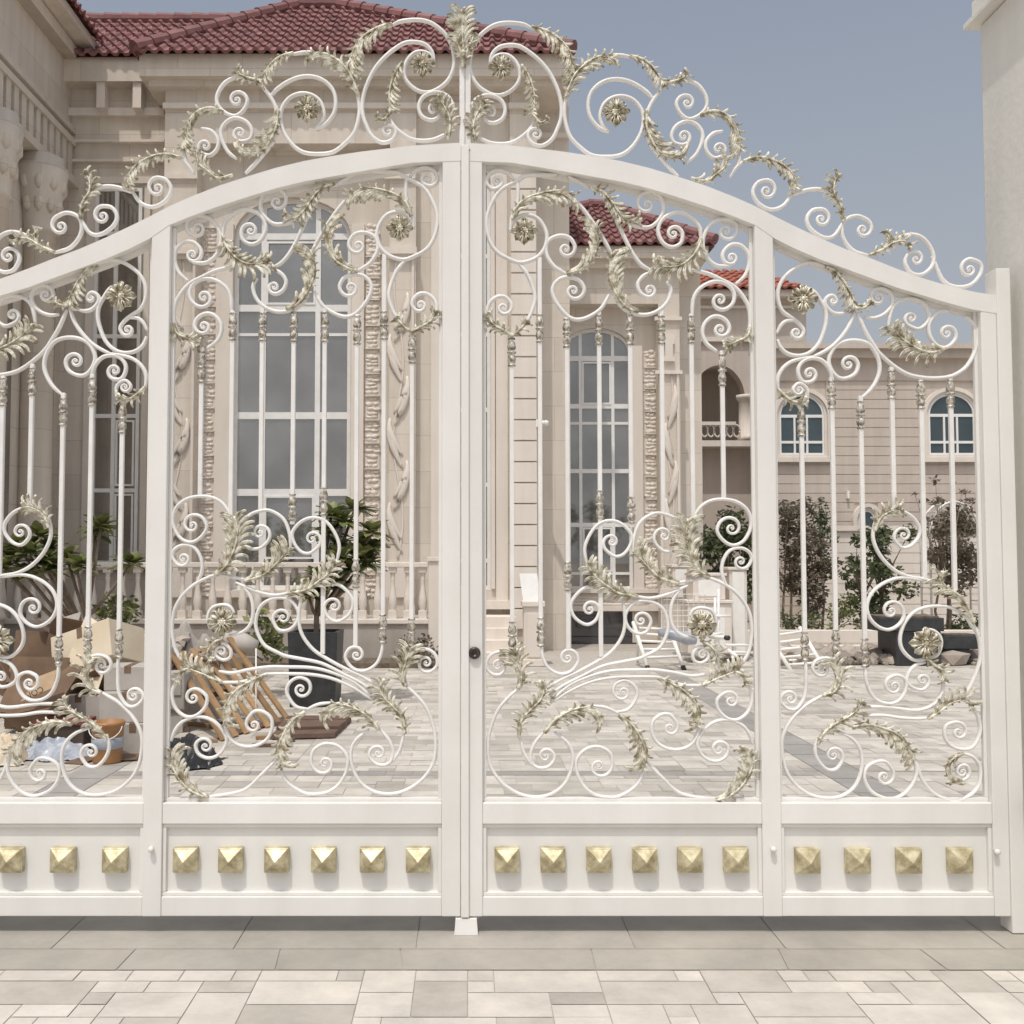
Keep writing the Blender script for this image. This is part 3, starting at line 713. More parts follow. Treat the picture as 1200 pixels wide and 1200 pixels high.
def arch_wall(mb, x0, x1, z0, z1, a0, a1, b, s, t, y, th):
    mb.box(x0, a0, y, y + th, z0, z1); mb.box(a1, x1, y, y + th, z0, z1)
    if b > z0 + .01: mb.box(a0, a1, y, y + th, z0, b)
    ap = arch_pts(a0, a1, s, t); mb.box(a0, a1, y + th * .98, y + th * .99, s, s + .001)
    mb.strip([(p[0], z1) for p in ap], ap, y, y + th)
def window(par, a0, a1, b, s, t, y, vs, hs, fw=.05, gl='glass', fr='winwhite', sash=None, vtop=None):
    f = MB(); fd = .07
    if t > s + .01:
        ap = arch_pts(a0, a1, s, t); ai = arch_pts(a0 + fw, a1 - fw, s, t - fw); f.strip(ap, ai, y, y + fd)
    else: f.box(a0 + fw, a1 - fw, y, y + fd, t - fw, t)
    f.box(a0, a0 + fw, y, y + fd, b, s if t > s + .01 else t); f.box(a1 - fw, a1, y, y + fd, b, s if t > s + .01 else t); f.box(a0 + fw, a1 - fw, y, y + fd, b, b + fw)
    def ztop(x):
        if t <= s + .01: return t - fw
        c, h = (a0 + a1) / 2, (a1 - a0) / 2; return s + (t - s) * math.sqrt(max(0, 1 - ((x - c) / h) ** 2)) - fw * .5
    for x, w in vs: f.box(x - w / 2, x + w / 2, y + .004, y + fd - .004, b + fw, ztop(x) if vtop is None else vtop)
    for z, w in hs: f.box(a0 + fw, a1 - fw, y + .008, y + fd - .008, z - w / 2, z + w / 2)
    for (x0, x1, z0, z1) in sash or []:
        k = .035
        for q in ((x0, x1, z0, z0 + k), (x0, x1, z1 - k, z1), (x0, x0 + k, z0 + k, z1 - k), (x1 - k, x1, z0 + k, z1 - k)): f.box(q[0], q[1], y - .006, y + .03, q[2], q[3])
    fo = build('window', f, fr, par)
    g = MB()
    poly = [(a0 + .01, b + .01)] + ([(max(a0 + .01, min(a1 - .01, p[0])), p[1] - .01) for p in arch_pts(a0, a1, s, t)] if t > s + .01 else [(a0 + .01, t - .01), (a1 - .01, t - .01)]) + [(a1 - .01, b + .01)]
    g.prism(poly, y + .035, y + .043); build('pane', g, gl, fo)
    return fo
def tile_roof(mb, p0, ud, vd, nu, nv, pu, pv_, inside, amp=.06):
    """rows of S-shaped clay tiles: p0 eave corner, ud along the eave, vd up the slope"""
    ud = Vector(ud).normalized(); vd = Vector(vd).normalized(); nn = ud.cross(vd).normalized()
    if nn.z < 0: nn = -nn
    S = 9
    for j in range(nv):
        for i in range(nu):
            c = ((i + .5) * pu, (j + .5) * pv_)
            if not inside(*c): continue
            vs = []; jx = random.uniform(-.006, .006)
            for k in range(S + 1):
                a = k / S; h = amp * (math.sin(PI * a / .56) ** .75 if 0 < a < .56 else -.12 * math.sin(PI * (a - .56) / .44) if a >= .56 else 0)
                for (v, lift) in ((j * pv_ - .03, .045), ((j + 1) * pv_ + .02, 0)):
                    q = p0 + ud * ((i + a) * pu) + vd * (v + jx) + nn * (h + lift); vs.append(q)
                q = p0 + ud * ((i + a) * pu) + vd * (j * pv_ - .03 + jx) + nn * (h * .8 - .012); vs.append(q)
            fs = []
            for k in range(S):
                o = 3 * k; fs += [(o, o + 3, o + 4, o + 1), (o + 2, o + 5, o + 3, o)]
            mb.add(vs, fs, False)
def ridge(mb, p, q, r=.12, L=.33):
    p, q = Vector(p), Vector(q); n = max(1, int((q - p).length / L))
    for i in range(n):
        a = p.lerp(q, i / n); b = p.lerp(q, (i + 1.12) / n)
        mb.tube([a, b], 0, 10, [r * 1.12, r * .9], smooth=False)

# ------------------------------------------------------------------ villa
vil = thing('villa', (-2.3, 13.5, 0), 'beige stone villa with red tiled hip roof and tall gridded windows', 'house')
A, RC = 17.0, 17.9
wl = MB()
fcol(wl, 40, 668, 75, 800, RC, .3)
# projecting bay: two piers, lintel panel, recessed field with the arched opening
fcol(wl, 189, 228, 75, 800, A, .89); fcol(wl, 456, 487, 75, 800, A, .89)
a0, a1 = W(228, 450, A).x, W(456, 450, A).x
wl.box(a0, a1, A - D, A - D + .35, W(340, 168, A).z, W(340, 75, A).z)
dB = 17.35; yB = dB - D
o0, o1 = W(272, 450, dB).x, W(410.5, 450, dB).x
bz, sz, tz = W(340, 691, dB).z, W(340, 278, dB).z, W(340, 231, dB).z
arch_wall(wl, a0, a1, 0, W(340, 160, dB).z, o0, o1, bz, sz, tz, yB + .001, .25)
# entrance bay
dE = 17.2; e0, e1 = W(516, 450, dE).x, W(575, 450, dE).x; ex0, ex1 = W(487, 450, dE).x, W(598, 450, dE).x
arch_wall(wl, ex0, ex1, 0, W(545, 75, dE).z, e0, e1, W(545, 691, dE).z, W(545, 215, dE).z, W(545, 190, dE).z, dE - D, .3)
fcol(wl, 598, 630, 75, 800, A + .05, .84)
build('wall', wl, 'stone', vil)
tr = MB()    # pale dressed stone: surrounds, capitals, ledges
fcol(tr, 252, 271.5, 262, 692, dB - .09, .09); fcol(tr, 411.5, 426, 262, 692, dB - .09, .09)
fcol(tr, 248, 430, 692, 700, dB - .14, .14)
fcol(tr, 575.5, 580, 205, 690, dE - .06, .06); fcol(tr, 581, 595, 195, 704, dE - .03, .03); fcol(tr, 505, 515.5, 205, 690, dE - .05, .05); fcol(tr, 503, 598, 704, 714, dE - .12, .12)
for x0, x1 in ((450, 485), (190, 227)):
    fcol(tr, x0 - 3, x1 + 3, 289, 297, A - .12, .12); fcol(tr, x0, x1, 297, 303, A - .07, .07)
    fcol(tr, x0 - 1, x1 + 1, 203, 209, A - .06, .06); fcol(tr, x0 - 1, x1 + 1, 660, 700, A - .06, .06)
    for q in ((x0, x0 + 3), (x1 - 3, x1)): fcol(tr, q[0], q[1], 303, 660, A - .04, .04)
for x0, x1, d in ((186, 490, A), (489, 597, dE), (597, 633, A + .05)):
    fcol(tr, x0, x1, 120, 126.5, d - .07, .07)
fcol(tr, 630, 668, 155, 161, RC - .08, .08)
for y0, y1 in ((126, 135), (163, 166), (186, 189)): fcol(tr, 72, 188, y0, y1, RC - .1, .1)
for x in (112, 155): fcol(tr, x - 5, x + 5, 96, 126, RC - .28, .28)
fcol(tr, 98, 109, 215, 662, RC - .06, .06); fcol(tr, 166, 173, 215, 662, RC - .06, .06); fcol(tr, 98, 173, 207, 214.5, RC - .09, .09); fcol(tr, 96, 175, 662, 668, RC - .1, .1)
build('stone_trim', tr, 'stone_light', vil)
# rusticated quoin blocks
qs = MB(); y = 197
while y < 735:
    fcol(qs, 599, 629, y + .5, y + 23.6, A - .01, .06, bev=.008); y += 24.6
build('quoin_blocks', qs, 'stone_light', vil)
# carved strips and leaf panels
def carved_strip(x0, x1, y0, y1, d):
    mb = MB(); fcol(mb, x0, x1, y0, y1, d - .012, .012); xa, xb = W(x0, 450, d).x, W(x1, 450, d).x; z = W(548, y1, d).z; zt = W(548, y0, d).z; i = 0
    while z < zt - .05:
        h = random.uniform(.06, .1)
        for k in range(2):
            cx = xa + (xb - xa) * (.3 + .4 * k + random.uniform(-.12, .12))
            mb.ball((cx, d - D - .01, z + h * random.uniform(.3, .7)), 1, 1, ((xb - xa) * random.uniform(.24, .36), random.uniform(.018, .032), h * random.uniform(.38, .6)), .18)
        z += h; i += 1
        if i % 5 == 0: mb.box(xa, xb, d - D - .05, d - D - .0121, z + .004, z + .022); z += .03
    return mb
for x0, x1 in ((428, 445), (237, 252)): build('carved_strip', carved_strip(x0, x1, 264, 700, dB), 'stone_light', vil)
def leaf_panel(x0, x1, y0, y1, d, sg):
    mb = MB(); xa, xb = W(x0, 450, d).x, W(x1, 450, d).x; w = xb - xa; c = (xa + xb) / 2; z0, z1 = W(548, y1, d).z, W(548, y0, d).z; y = d - D
    z = z0 + .1; k = 0
    pts = []
    for i in range(60):
        t = i / 59; pts.append((c + sg * w * .2 * math.sin(t * 12), y - .005, z0 + (z1 - z0) * t))
    mb.tube(pts, 0, 6, [(.016, .02)] * 60)
    while z < z1 - .9:
        s = sg * (1 if k % 2 else -1)
        for off, ln in ((0, .85), (.22, .62)):
            P = []
            for i in range(13):
                t = i / 12; P.append((c + s * w * (-.18 + .56 * math.sin(t * 1.9)), y - .008 - .03 * math.sin(PI * t), z + off + ln * t))
            mb.tube(P, 0, 6, [(.01 + .024 * math.sin(PI * (i + .5) / 13), .010 + .055 * math.sin(PI * (i + .5) / 13)) for i in range(13)])
        z += .72; k += 1
    return mb
build('carved_panel', leaf_panel(453, 481, 305, 655, A, 1), 'stone_light', vil); build('carved_panel', leaf_panel(193, 224, 305, 655, A, -1), 'stone_light', vil)
# windows
X = lambda px, d: W(px, 450, d).x
Zr = lambda py, d: W(548, py, d).z
dW = dB + .13
window(vil, o0, o1, bz, sz, tz, dW - D, [(X(308, dW), .09), (X(372, dW), .09)], [(Zr(277, dW), .11), (Zr(361, dW), .12), (Zr(392, dW), .05), (Zr(487, dW), .12), (Zr(577, dW), .12)], .07, sash=[(X(311, dW), X(369, dW), Zr(357, dW), Zr(283, dW)), (X(311, dW), X(369, dW), Zr(655, dW), Zr(581, dW))])
dV = dE + .12
window(vil, e0, e1, W(545, 691, dE).z, W(545, 215, dE).z, W(545, 190, dE).z, dV - D, [(X(545, dV), .08)], [(Zr(y, dV), .07) for y in (300, 392, 480, 568, 657)], .06)
window(vil, X(110, RC), X(165, RC), Zr(661, RC), Zr(222, RC), Zr(222, RC), RC - D - .078, [(X(135, RC), .07)], [(Zr(y, RC), .07) for y in (275, 395, 488, 575)], .06, sash=[(X(138, RC), X(160, RC), Zr(655, RC), Zr(579, RC)), (X(138, RC), X(160, RC), Zr(570, RC), Zr(493, RC))])
# eaves and roof
ev = MB(); dC = 16.68
e_l, e_r = W(163, 80, dC).x, W(668, 80, dC).x; ze0, ze1 = W(420, 89, dC).z, W(420, 63, dC).z
ev.box(e_l, e_r, dC - D, RC - D + .2, ze0, ze1); ev.box(e_l + .12, e_r - .1, dC - D + .14, RC - D + .18, ze0 - .1, ze0 - .001)
dC2 = 17.58; ev.box(W(66, 80, dC2).x, e_l - .002, dC2 - D, RC - D + .2, W(100, 95, dC2).z, W(100, 66, dC2).z)
build('eaves', ev, 'stone', vil)
rf = MB(); dR = 16.57
PL, PR = W(157, 61, dR), W(672, 61, dR); r0 = W(350, 9, 18.9); r1 = Vector((r0.x + .75, r0.y, r0.z))
PR.z = PL.z; vd = Vector((0, r0.y - PL.y, r0.z - PL.z)); ln = vd.length; wdt = PR.x - PL.x
def ins_main(u, v):
    f = v / ln
    return f < 1.0 and (r0.x - PL.x) * f - .12 < u < wdt - (PR.x - r1.x) * f + .1
tile_roof(rf, PL, (1, 0, 0), vd, int(wdt / .2) + 1, int(ln / .34) + 1, .2, .34, ins_main)
up = Vector((0, 0, .07))
ridge(rf, PL + up, r0 + up); ridge(rf, PR + up, r1 + up); ridge(rf, r0 + up, r1 + up)
bk = Vector((0, 2 * (r0.y - PL.y), 0))      # hidden slopes
rf.add([PL + bk, PR + bk, PR - Vector((0, 0, .03)), PL - Vector((0, 0, .03)), r0 - Vector((0, 0, .06)), r1 - Vector((0, 0, .06))], [(0, 1, 5, 4), (1, 2, 5), (3, 0, 4), (2, 3, 4, 5)])
d2 = 17.52; Q0 = W(60, 64, d2); Q1 = W(262, 64, d2); Q1.z = Q0.z; q0 = W(100, 27, 19.2); v2 = Vector((0, q0.y - Q0.y, q0.z - Q0.z)); l2 = v2.length
tile_roof(rf, Q0, (1, 0, 0), v2, int((Q1.x - Q0.x) / .2), int(l2 / .34) + 1, .2, .34, lambda u, v: v < l2)
ridge(rf, Q0 + v2 + up, Q1 + v2 + up)
rf.add([Q0 + Vector((0, 0, -.05)), Q1 + Vector((0, 0, -.05)), Q1 + v2 + Vector((0, 0, -.05)), Q0 + v2 + Vector((0, 0, -.05)), Q1 + v2 + Vector((0, 2.5, -1.8)), Q0 + v2 + Vector((0, 2.5, -1.8))], [(0, 1, 2, 3), (3, 2, 4, 5)])
build('roof', rf, 'roof', vil, fixn=False)
# terrace, steps and lower walls behind the balustrade
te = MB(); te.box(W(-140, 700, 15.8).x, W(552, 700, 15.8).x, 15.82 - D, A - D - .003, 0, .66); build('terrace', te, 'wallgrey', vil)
st = MB()
for i in range(4): st.box(W(553, 720, 16).x, W(606, 720, 16).x, 15.4 - D + i * .3, A - D - .003, .165 * i + .001, .165 * (i + 1))
build('entrance_steps', st, 'stone_light', vil)
# wing on the near left side: its wall runs back beside the courtyard
wg = thing('villa_wing', (-8, 10, 0), 'shaded stone wing of the villa running back at the far left, with dentil cornice', 'house')
XW = W(72, 300, RC).x; yb = RC - D - .003; w_ = MB(); w_.box(XW - 5, XW, 4.5, yb, 0, 10.6); build('wall', w_, 'stone', wg)
zc0, zc1 = W(72, 150, 17.6).z, W(72, 70, 17.6).z; c_ = MB()
c_.box(XW + .002, XW + .12, 4.4, yb - .005, zc0 + .12, zc1); c_.box(XW + .002, XW + .22, 4.4, yb - .005, zc0, zc0 + .118); c_.box(XW + .002, XW + .34, 4.4, yb - .006, zc1 + .001, zc1 + .22)
zd = W(62, 200, 17.4).z; c_.box(XW + .002, XW + .3, 4.4, yb - .006, zd - .14, zd); y = 4.6
while y < yb - .2: c_.box(XW + .002, XW + .2, y, y + .16, zd + .002, zd + .62); y += .27
c_.box(XW + .002, XW + .24, 4.4, yb - .007, zd + .621, zd + .74); build('cornice', c_, 'stone', wg)
s_ = MB(); zt = W(100, 44, 17.3).z; XE = W(101, 44, 17.3).x
s_.box(XW - 5, XE, 4.2, yb - .01, zt, zt + .16); build('eaves', s_, 'stone', wg)
r_ = MB(); sl2 = Vector((-1, 0, .62))
tile_roof(r_, Vector((XE + .08, 4.2, zt + .17)), (0, 1, 0), sl2, int((yb - 4.2) / .2), 12, .2, .34, lambda u, v: True)
r_.add([(XE, 4.2, zt + .165), (XE, yb, zt + .165), (XE - 3.6, yb, zt + 2.4), (XE - 3.6, 4.2, zt + 2.4)], [(0, 1, 2, 3)]); build('roof', r_, 'roof', wg, fixn=False)
for yy in (10.4, 12.1):
    k = MB(); zz = zd - .15; cx = XW + .2
    k.lathe([(.3, .0), (.3, .7), (.36, .72), (.3, .8), (.27, .9), (.25, zz - 1.3), (.3, zz - 1.28), (.27, zz - 1.2), (.3, zz - .9), (.4, zz - .5), (.44, zz - .2), (.36, zz - .18), (.36, zz - .002)], (cx, yy, 0), 20)
    for j in range(10):
        a = 2 * PI * j / 10
        for (hz_, rr) in ((zz - .95, .3), (zz - .6, .36)):
            k.ball((cx + rr * math.cos(a), yy + rr * math.sin(a), hz_ + .12), .1, 1, (.8, .8, 1.6))
    build('column', k, 'stone', wg)
for yy in (11.25, 12.9): 
    k = MB(); k.box(XW + .002, XW + .03, yy - .3, yy + .3, .8, zd - 1.6); build('pane', k, 'glass', wg)

# ------------------------------------------------------------------ balustrade in front of the terrace
dT = 15.7; ba = thing('balustrade', W(250, 775, dT) * 1, 'pale stone balustrade with vase balusters on a low wall under the big window', 'balustrade')
xl, xr = W(-110, 690, dT).x, W(503, 690, dT).x; yT = dT - D
zb0, zb1, zt0, zt1 = W(300, 731, dT).z, W(300, 725, dT).z, W(300, 665, dT).z, W(300, 659, dT).z
k = MB(); k.box(xl, xr, yT - .09, yT + .09, zt0, zt1, .012); k.box(xl, xr, yT - .1, yT + .1, zb0, zb1, .012); build('rail', k, 'stone_light', ba)
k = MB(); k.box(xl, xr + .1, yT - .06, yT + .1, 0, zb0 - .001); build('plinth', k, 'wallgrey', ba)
hb = zt0 - zb1; nb = 35
prof = [(.05, 0), (.05, .1), (.038, .12), (.045, .16), (.068, .3), (.06, .42), (.035, .62), (.03, .72), (.04, .8), (.032, .84), (.05, .9), (.05, 1)]
bm0 = MB(); bm0.lathe([(r, z * hb) for r, z in prof], (0, 0, 0), 14); bm0.box(-.065, .065, -.065, .065, .0, hb * .16, .004); bm0.box(-.06, .06, -.06, .06, hb * .9, hb, .004)
base_b = None
for i in range(nb):
    x = xl + .1 + (xr - xl - .2) * i / (nb - 1)
    if base_b is None:
        base_b = build('baluster', bm0, 'stone_light', ba, thing_origin=(0, 0, 0)); o = base_b
    else: o = base_b.copy(); COL.objects.link(o); o.parent = ba
    o.location = Vector((x, yT, zb1)) - ORI[ba.name]
k = MB(); fcol(k, 502, 516, 658, 776, dT - .12, .26, 700, .01); fcol(k, 500.5, 517.5, 652.5, 658, dT - .15, .32, 700, .01); build('end_pier', k, 'stone_light', ba)

# pedestal by the steps and the white panel on it
pe = thing('pedestal', W(625, 780, 15.1), 'pale panelled stone pedestal at the foot of the entrance steps', 'pedestal')
k = MB(); fcol(k, 614, 637, 711, 778, 15.1, .34, 740, .008); fcol(k, 617.5, 633.5, 719, 770, 15.08, .02, 740); build('shaft', k, 'stone_light', pe)
k = MB(); fcol(k, 612, 639, 705, 711, 15.06, .42, 740, .008); fcol(k, 612, 639, 773, 781, 15.05, .43, 740, .008); build('moulding', k, 'stone_light', pe)
a = W(613, 704.6, 15.15); b = W(634, 704.6, 15.15); tt = W(612, 672, 15.3)
k = MB(); hh = tt.z - a.z
k.add([a, b, b + Vector((-.05, .1, hh)), a + Vector((-.05, .1, hh)), a + Vector((0, .03, 0)), b + Vector((0, .03, 0)), b + Vector((-.05, .13, hh)), a + Vector((-.05, .13, hh))], [(0, 1, 2, 3), (4, 7, 6, 5), (0, 4, 5, 1), (1, 5, 6, 2), (2, 6, 7, 3), (3, 7, 4, 0)])
tag(build('panel', k, 'winwhite', thing_origin=a), 'blank white panel propped on the stone pedestal', 'panel')
k = MB(); p = W(639, 497, A); k.tube([p + Vector((-.12, .04, .02)), p + Vector((.0, -.12, .0))], .045, 10); k.tube([p + Vector((0, -.12, 0)), p + Vector((.012, -.15, -.006))], .052, 10)
k.box(p.x - .16, p.x - .1, p.y - .02, p.y + .1, p.z - .05, p.z + .08)
tag(build('security_camera', k, 'steel_white', thing_origin=p), 'small white camera fixed to the corner pier of the villa', 'camera')

# ------------------------------------------------------------------ single-storey pavilion set back to the right
pv2 = thing('pavilion', W(735, 758, 19), 'lower stone pavilion with red hip roof and one tall arched window', 'house')
dP = 19.0; wl = MB(); dQ = dP + .35
fcol(wl, 772, 797, 300, 765, dP, .9); p0, p1 = X(640, dP), X(772, dP)
wl.box(p0, p1, dP - D, dP - D + .34, W(700, 356, dP).z, W(700, 300, dP).z)
w0, w1 = X(657, dQ), X(741, dQ)
arch_wall(wl, p0, p1, 0, W(700, 350, dQ).z, w0, w1, W(700, 692, dQ).z, W(700, 412, dQ).z, W(700, 384, dQ).z, dQ - D + .001, .25)
fcol(wl, 797, 822, 300, 765, dP + .6, .3); build('wall', wl, 'stone', pv2)
tr = MB(); fcol(tr, 741.5, 753, 405, 692, dQ - .08, .08); fcol(tr, 768, 800, 371, 375, dP - .07, .07); fcol(tr, 768, 800, 434, 438, dP - .07, .07); fcol(tr, 771, 798, 690, 700, dP - .06, .06)
for q in ((773, 776), (793, 796)): fcol(tr, q[0], q[1], 438, 690, dP - .04, .04)
fcol(tr, 655, 772, 690, 695, dQ - .1, .1); fcol(tr, 655, 772, 710, 716, dQ - .12, .12)
for q in ((778, 393, 791, 403), (780, 403, 789, 418), (778, 418, 791, 423)): fcol(tr, q[0], q[2], q[1], q[3], dP - .07, .07)
build('stone_trim', tr, 'stone_light', pv2)
build('carved_strip', carved_strip(755, 769, 412, 690, dQ), 'stone_light', pv2)
k = carved_strip(655, 771, 696, 709.5, dQ); build('carved_strip', k, 'stone_light', pv2)
build('carved_panel', leaf_panel(777, 793, 440, 688, dP, -1), 'stone_light', pv2)
dW = dQ + .12
window(pv2, w0, w1, Zr(691, dQ), Zr(412, dQ), Zr(384, dQ), dW - D, [(X(680, dW), .06), (X(718, dW), .06)], [(Zr(420, dW), .1), (Zr(476, dW), .09), (Zr(496, dW), .05), (Zr(552, dW), .08), (Zr(615, dW), .08), (Zr(672, dW), .05)], .06, sash=[(X(682, dW), X(716, dW), Zr(474, dW), Zr(424, dW)), (X(682, dW), X(716, dW), Zr(670, dW), Zr(618, dW))])
k = MB(); fcol(k, 668, 741, 717, 757, dQ - .012, .011, 735); build('pane', k, 'glass_black', pv2)
ev = MB(); dC = 18.74; ev.box(X(630, dC), X(832, dC), dC - D, dP - D + 1.4, W(735, 302, dC).z, W(735, 288, dC).z); ev.box(X(632, dC), X(815, dC), dC - D + .14, dP - D + 1.4, W(735, 314, dC + .14).z, W(735, 302, dC).z - .002); build('eaves', ev, 'stone', pv2)
rf = MB(); dR = 18.68; PL, PR = W(640, 285, dR), W(838, 285, dR); r0 = W(690, 243, 20.5); PR.z = PL.z; PL.x -= 1.4; r1 = Vector((r0.x + .3, r0.y, r0.z))
vd = Vector((0, r0.y - PL.y, r0.z - PL.z)); ln = vd.length; wdt = PR.x - PL.x
tile_roof(rf, PL, (1, 0, 0), vd, int(wdt / .2) + 1, int(ln / .3) + 1, .2, .3, lambda u, v: v < ln and (r0.x - PL.x) * v / ln - .1 < u < wdt - (PR.x - r1.x) * v / ln + .08)
ridge(rf, PL + up, r0 + up, .1); ridge(rf, PR + up, r1 + up, .1); ridge(rf, r0 + up, r1 + up, .1)
bk = Vector((0, 2 * (r0.y - PL.y), 0)); dn = Vector((0, 0, .05))
rf.add([PL + bk, PR + bk, PR - dn, PL - dn, r0 - dn, r1 - dn], [(0, 1, 5, 4), (1, 2, 5), (3, 0, 4), (2, 3, 4, 5)])
build('roof', rf, 'roof', pv2, fixn=False)

# ------------------------------------------------------------------ guest house across the courtyard
gh = thing('guest_house', W(1040, 735, 24), 'two storey stone house with flat cornice and small arched windows on the right', 'house')
dG = 24.0; k = MB(); fcol(k, 893, 1420, 415, 745, dG + .03, .5); build('wall', k, 'stone_far', gh)
k = MB(); y = 446; dd = dG
def course_gaps(y0, y1): return [q for q in ((908, 972, 452, 541), (1081, 1145, 452, 541), (999, 1026, 594, 622)) if not (y1 < q[2] or y0 > q[3])]
while y < 742:
    x = 893; cuts = sorted(course_gaps(y, y + 10.4))
    for c in cuts: fcol(k, x, c[0] + (4 if y < 475 else 0), y + .35, y + 10.65, dd, .03); x = c[1] - (4 if y < 475 else 0)
    fcol(k, x, 1420, y + .35, y + 10.65, dd, .03); y += 11
build('cladding', k, 'stone_far', gh)
k = MB(); fcol(k, 890, 1430, 402, 408, dG - .35, .9); fcol(k, 891, 1430, 408.1, 419, dG - .22, .8); fcol(k, 893, 1425, 419.1, 446, dG - .02, .05); build('cornice', k, 'stone_far', gh)
def small_window(x0, x1, yt, ys, yb_, d, grid=True):
    a0, a1 = X(x0, d), X(x1, d); b, s, t = Zr(yb_, d), Zr(ys, d), Zr(yt, d)
    fo = window(gh, a0, a1, b, s, t, d - D - .05, [(a0 + (a1 - a0) * .34, .045), (a0 + (a1 - a0) * .62, .045)] if grid else [], [(s - .02, .07), (b + .30, .06)] if grid else [], (.04), 'glass_dark', vtop=s - .03)
    k = MB(); w1_, w2_ = .07, .16
    for (i0, i1, yy) in ((.002, w1_, -.07), (w1_ + .001, w2_, -.12)):
        k.strip(arch_pts(a0 - i1, a1 + i1, s, t + i1), arch_pts(a0 - i0, a1 + i0, s, t + i0), d - D + yy, d - D + .02)
        k.box(a0 - i1, a0 - i0, d - D + yy, d - D + .02, b - i0, s); k.box(a1 + i0, a1 + i1, d - D + yy, d - D + .02, b - i0, s); k.box(a0 - i1, a1 + i1, d - D + yy, d - D + .02, b - i1 - .02, b - i0 - .001)
    build('surround', k, 'stone_light', fo)
small_window(912, 964, 463, 487, 533, dG); small_window(1086, 1140, 462, 486, 533, dG); small_window(1003, 1022, 598, 610, 640, dG, False)
for x, y in ((867, 0), (992, 575)):
    if y: k = MB(); fcol(k, x - 1.2, x + 1.2, y, y + 9, dG - .1, .1); build('wall_lamp', k, 'steel_white', gh)
# taller block with the balcony
bt = thing('balcony_house', W(860, 740, 26), 'beige house with arched balcony, fluted column and orange red roof edge behind the guest house', 'house')
dH = 26.0; k = MB(); bx0, bx1 = X(800, dH), X(946, dH); m0, m1 = X(812, dH), X(873, dH)
arch_wall(k, bx0, X(893, dH), 0, Zr(345, dH), m0, m1, Zr(516, dH), Zr(468, dH), Zr(428, dH), dH - D, .4); fcol(k, 893.2, 946, 345, 745, dH, .4); k.box(bx0, bx1, dH - D + 2, dH - D + 2.2, 0, Zr(345, dH)); k.box(bx0 - .2, bx0 - .002, dH - D, dH - D + 2, 0, Zr(345, dH)); k.box(bx0, bx1, dH - D + .41, dH - D + 1.99, Zr(521, dH), Zr(516, dH)); k.box(bx0, bx1, dH - D + .41, dH - D + 1.99, Zr(420, dH), Zr(416, dH)); build('wall', k, 'stone_far', bt)
k = MB(); fcol(k, 800, 950, 338, 347, dH - .35, .75); fcol(k, 800, 948, 358, 361, dH - .08, .08); fcol(k, 806, 892, 395, 400, dH - .1, .1); fcol(k, 818, 892, 516, 523, dH - .5, .5); fcol(k, 806, 819, 395, 742, dH - .5, .5); build('stone_trim', k, 'stone_light', bt)
k = MB(); xc = X(871, dH); k.lathe([(.24, 0), (.24, .08), (.2, .1), (.19, 1.0), (.21, 1.02), (.26, 1.08), (.26, 1.16)], (xc, dH - D - .25, Zr(516, dH - .2)), 24, .06); build('column', k, 'stone_light', bt)
k = MB(); fcol(k, 819, 862, 494, 498, dH - .46, .1); x = 822
while x < 862:
    P = []
    for s in range(17):
        a = 2 * PI * s / 16; P.append((X(x + 3, dH - .4) + .085 * math.cos(a), dH - D - .41, Zr(505, dH - .4) + .15 * math.sin(a)))
    k.tube(P, .02, 6); x += 7.5
build('balcony_rail', k, 'stone_light', bt)
rf = MB(); PL, PR = W(780, 337, dH - .45), W(948, 337, dH - .45); PR.z = PL.z; r0 = W(800, 318, dH + 1.4)
vd = Vector((0, r0.y - PL.y, r0.z - PL.z)); ln = vd.length; wdt = PR.x - PL.x
tile_roof(rf, PL, (1, 0, 0), vd, int(wdt / .24), int(ln / .35) + 1, .24, .35, lambda u, v: u < wdt - v * .5)
rf.add([PL - dn, PR - dn, PR + vd - dn + Vector((-1, 0, 0)), PL + vd - dn], [(0, 1, 2, 3)]); build('roof', rf, 'roof_far', bt, fixn=False)
# garden wall in front of the guest house
k = MB(); dK = 22.6; fcol(k, 960, 1420, 622, 745, dK + .02, .2); y = 624
while y < 742: fcol(k, 960, 1420, y + .4, y + 11.6, dK, .02); y += 12
gw = thing('garden_wall', W(1100, 740, dK), 'low pale garden wall with grooved courses below the small arched windows', 'wall')
build('wall', k, 'stone_light', gw); k = MB(); fcol(k, 957, 1424, 616, 622, dK - .07, .34); build('coping', k, 'stone_light', gw)
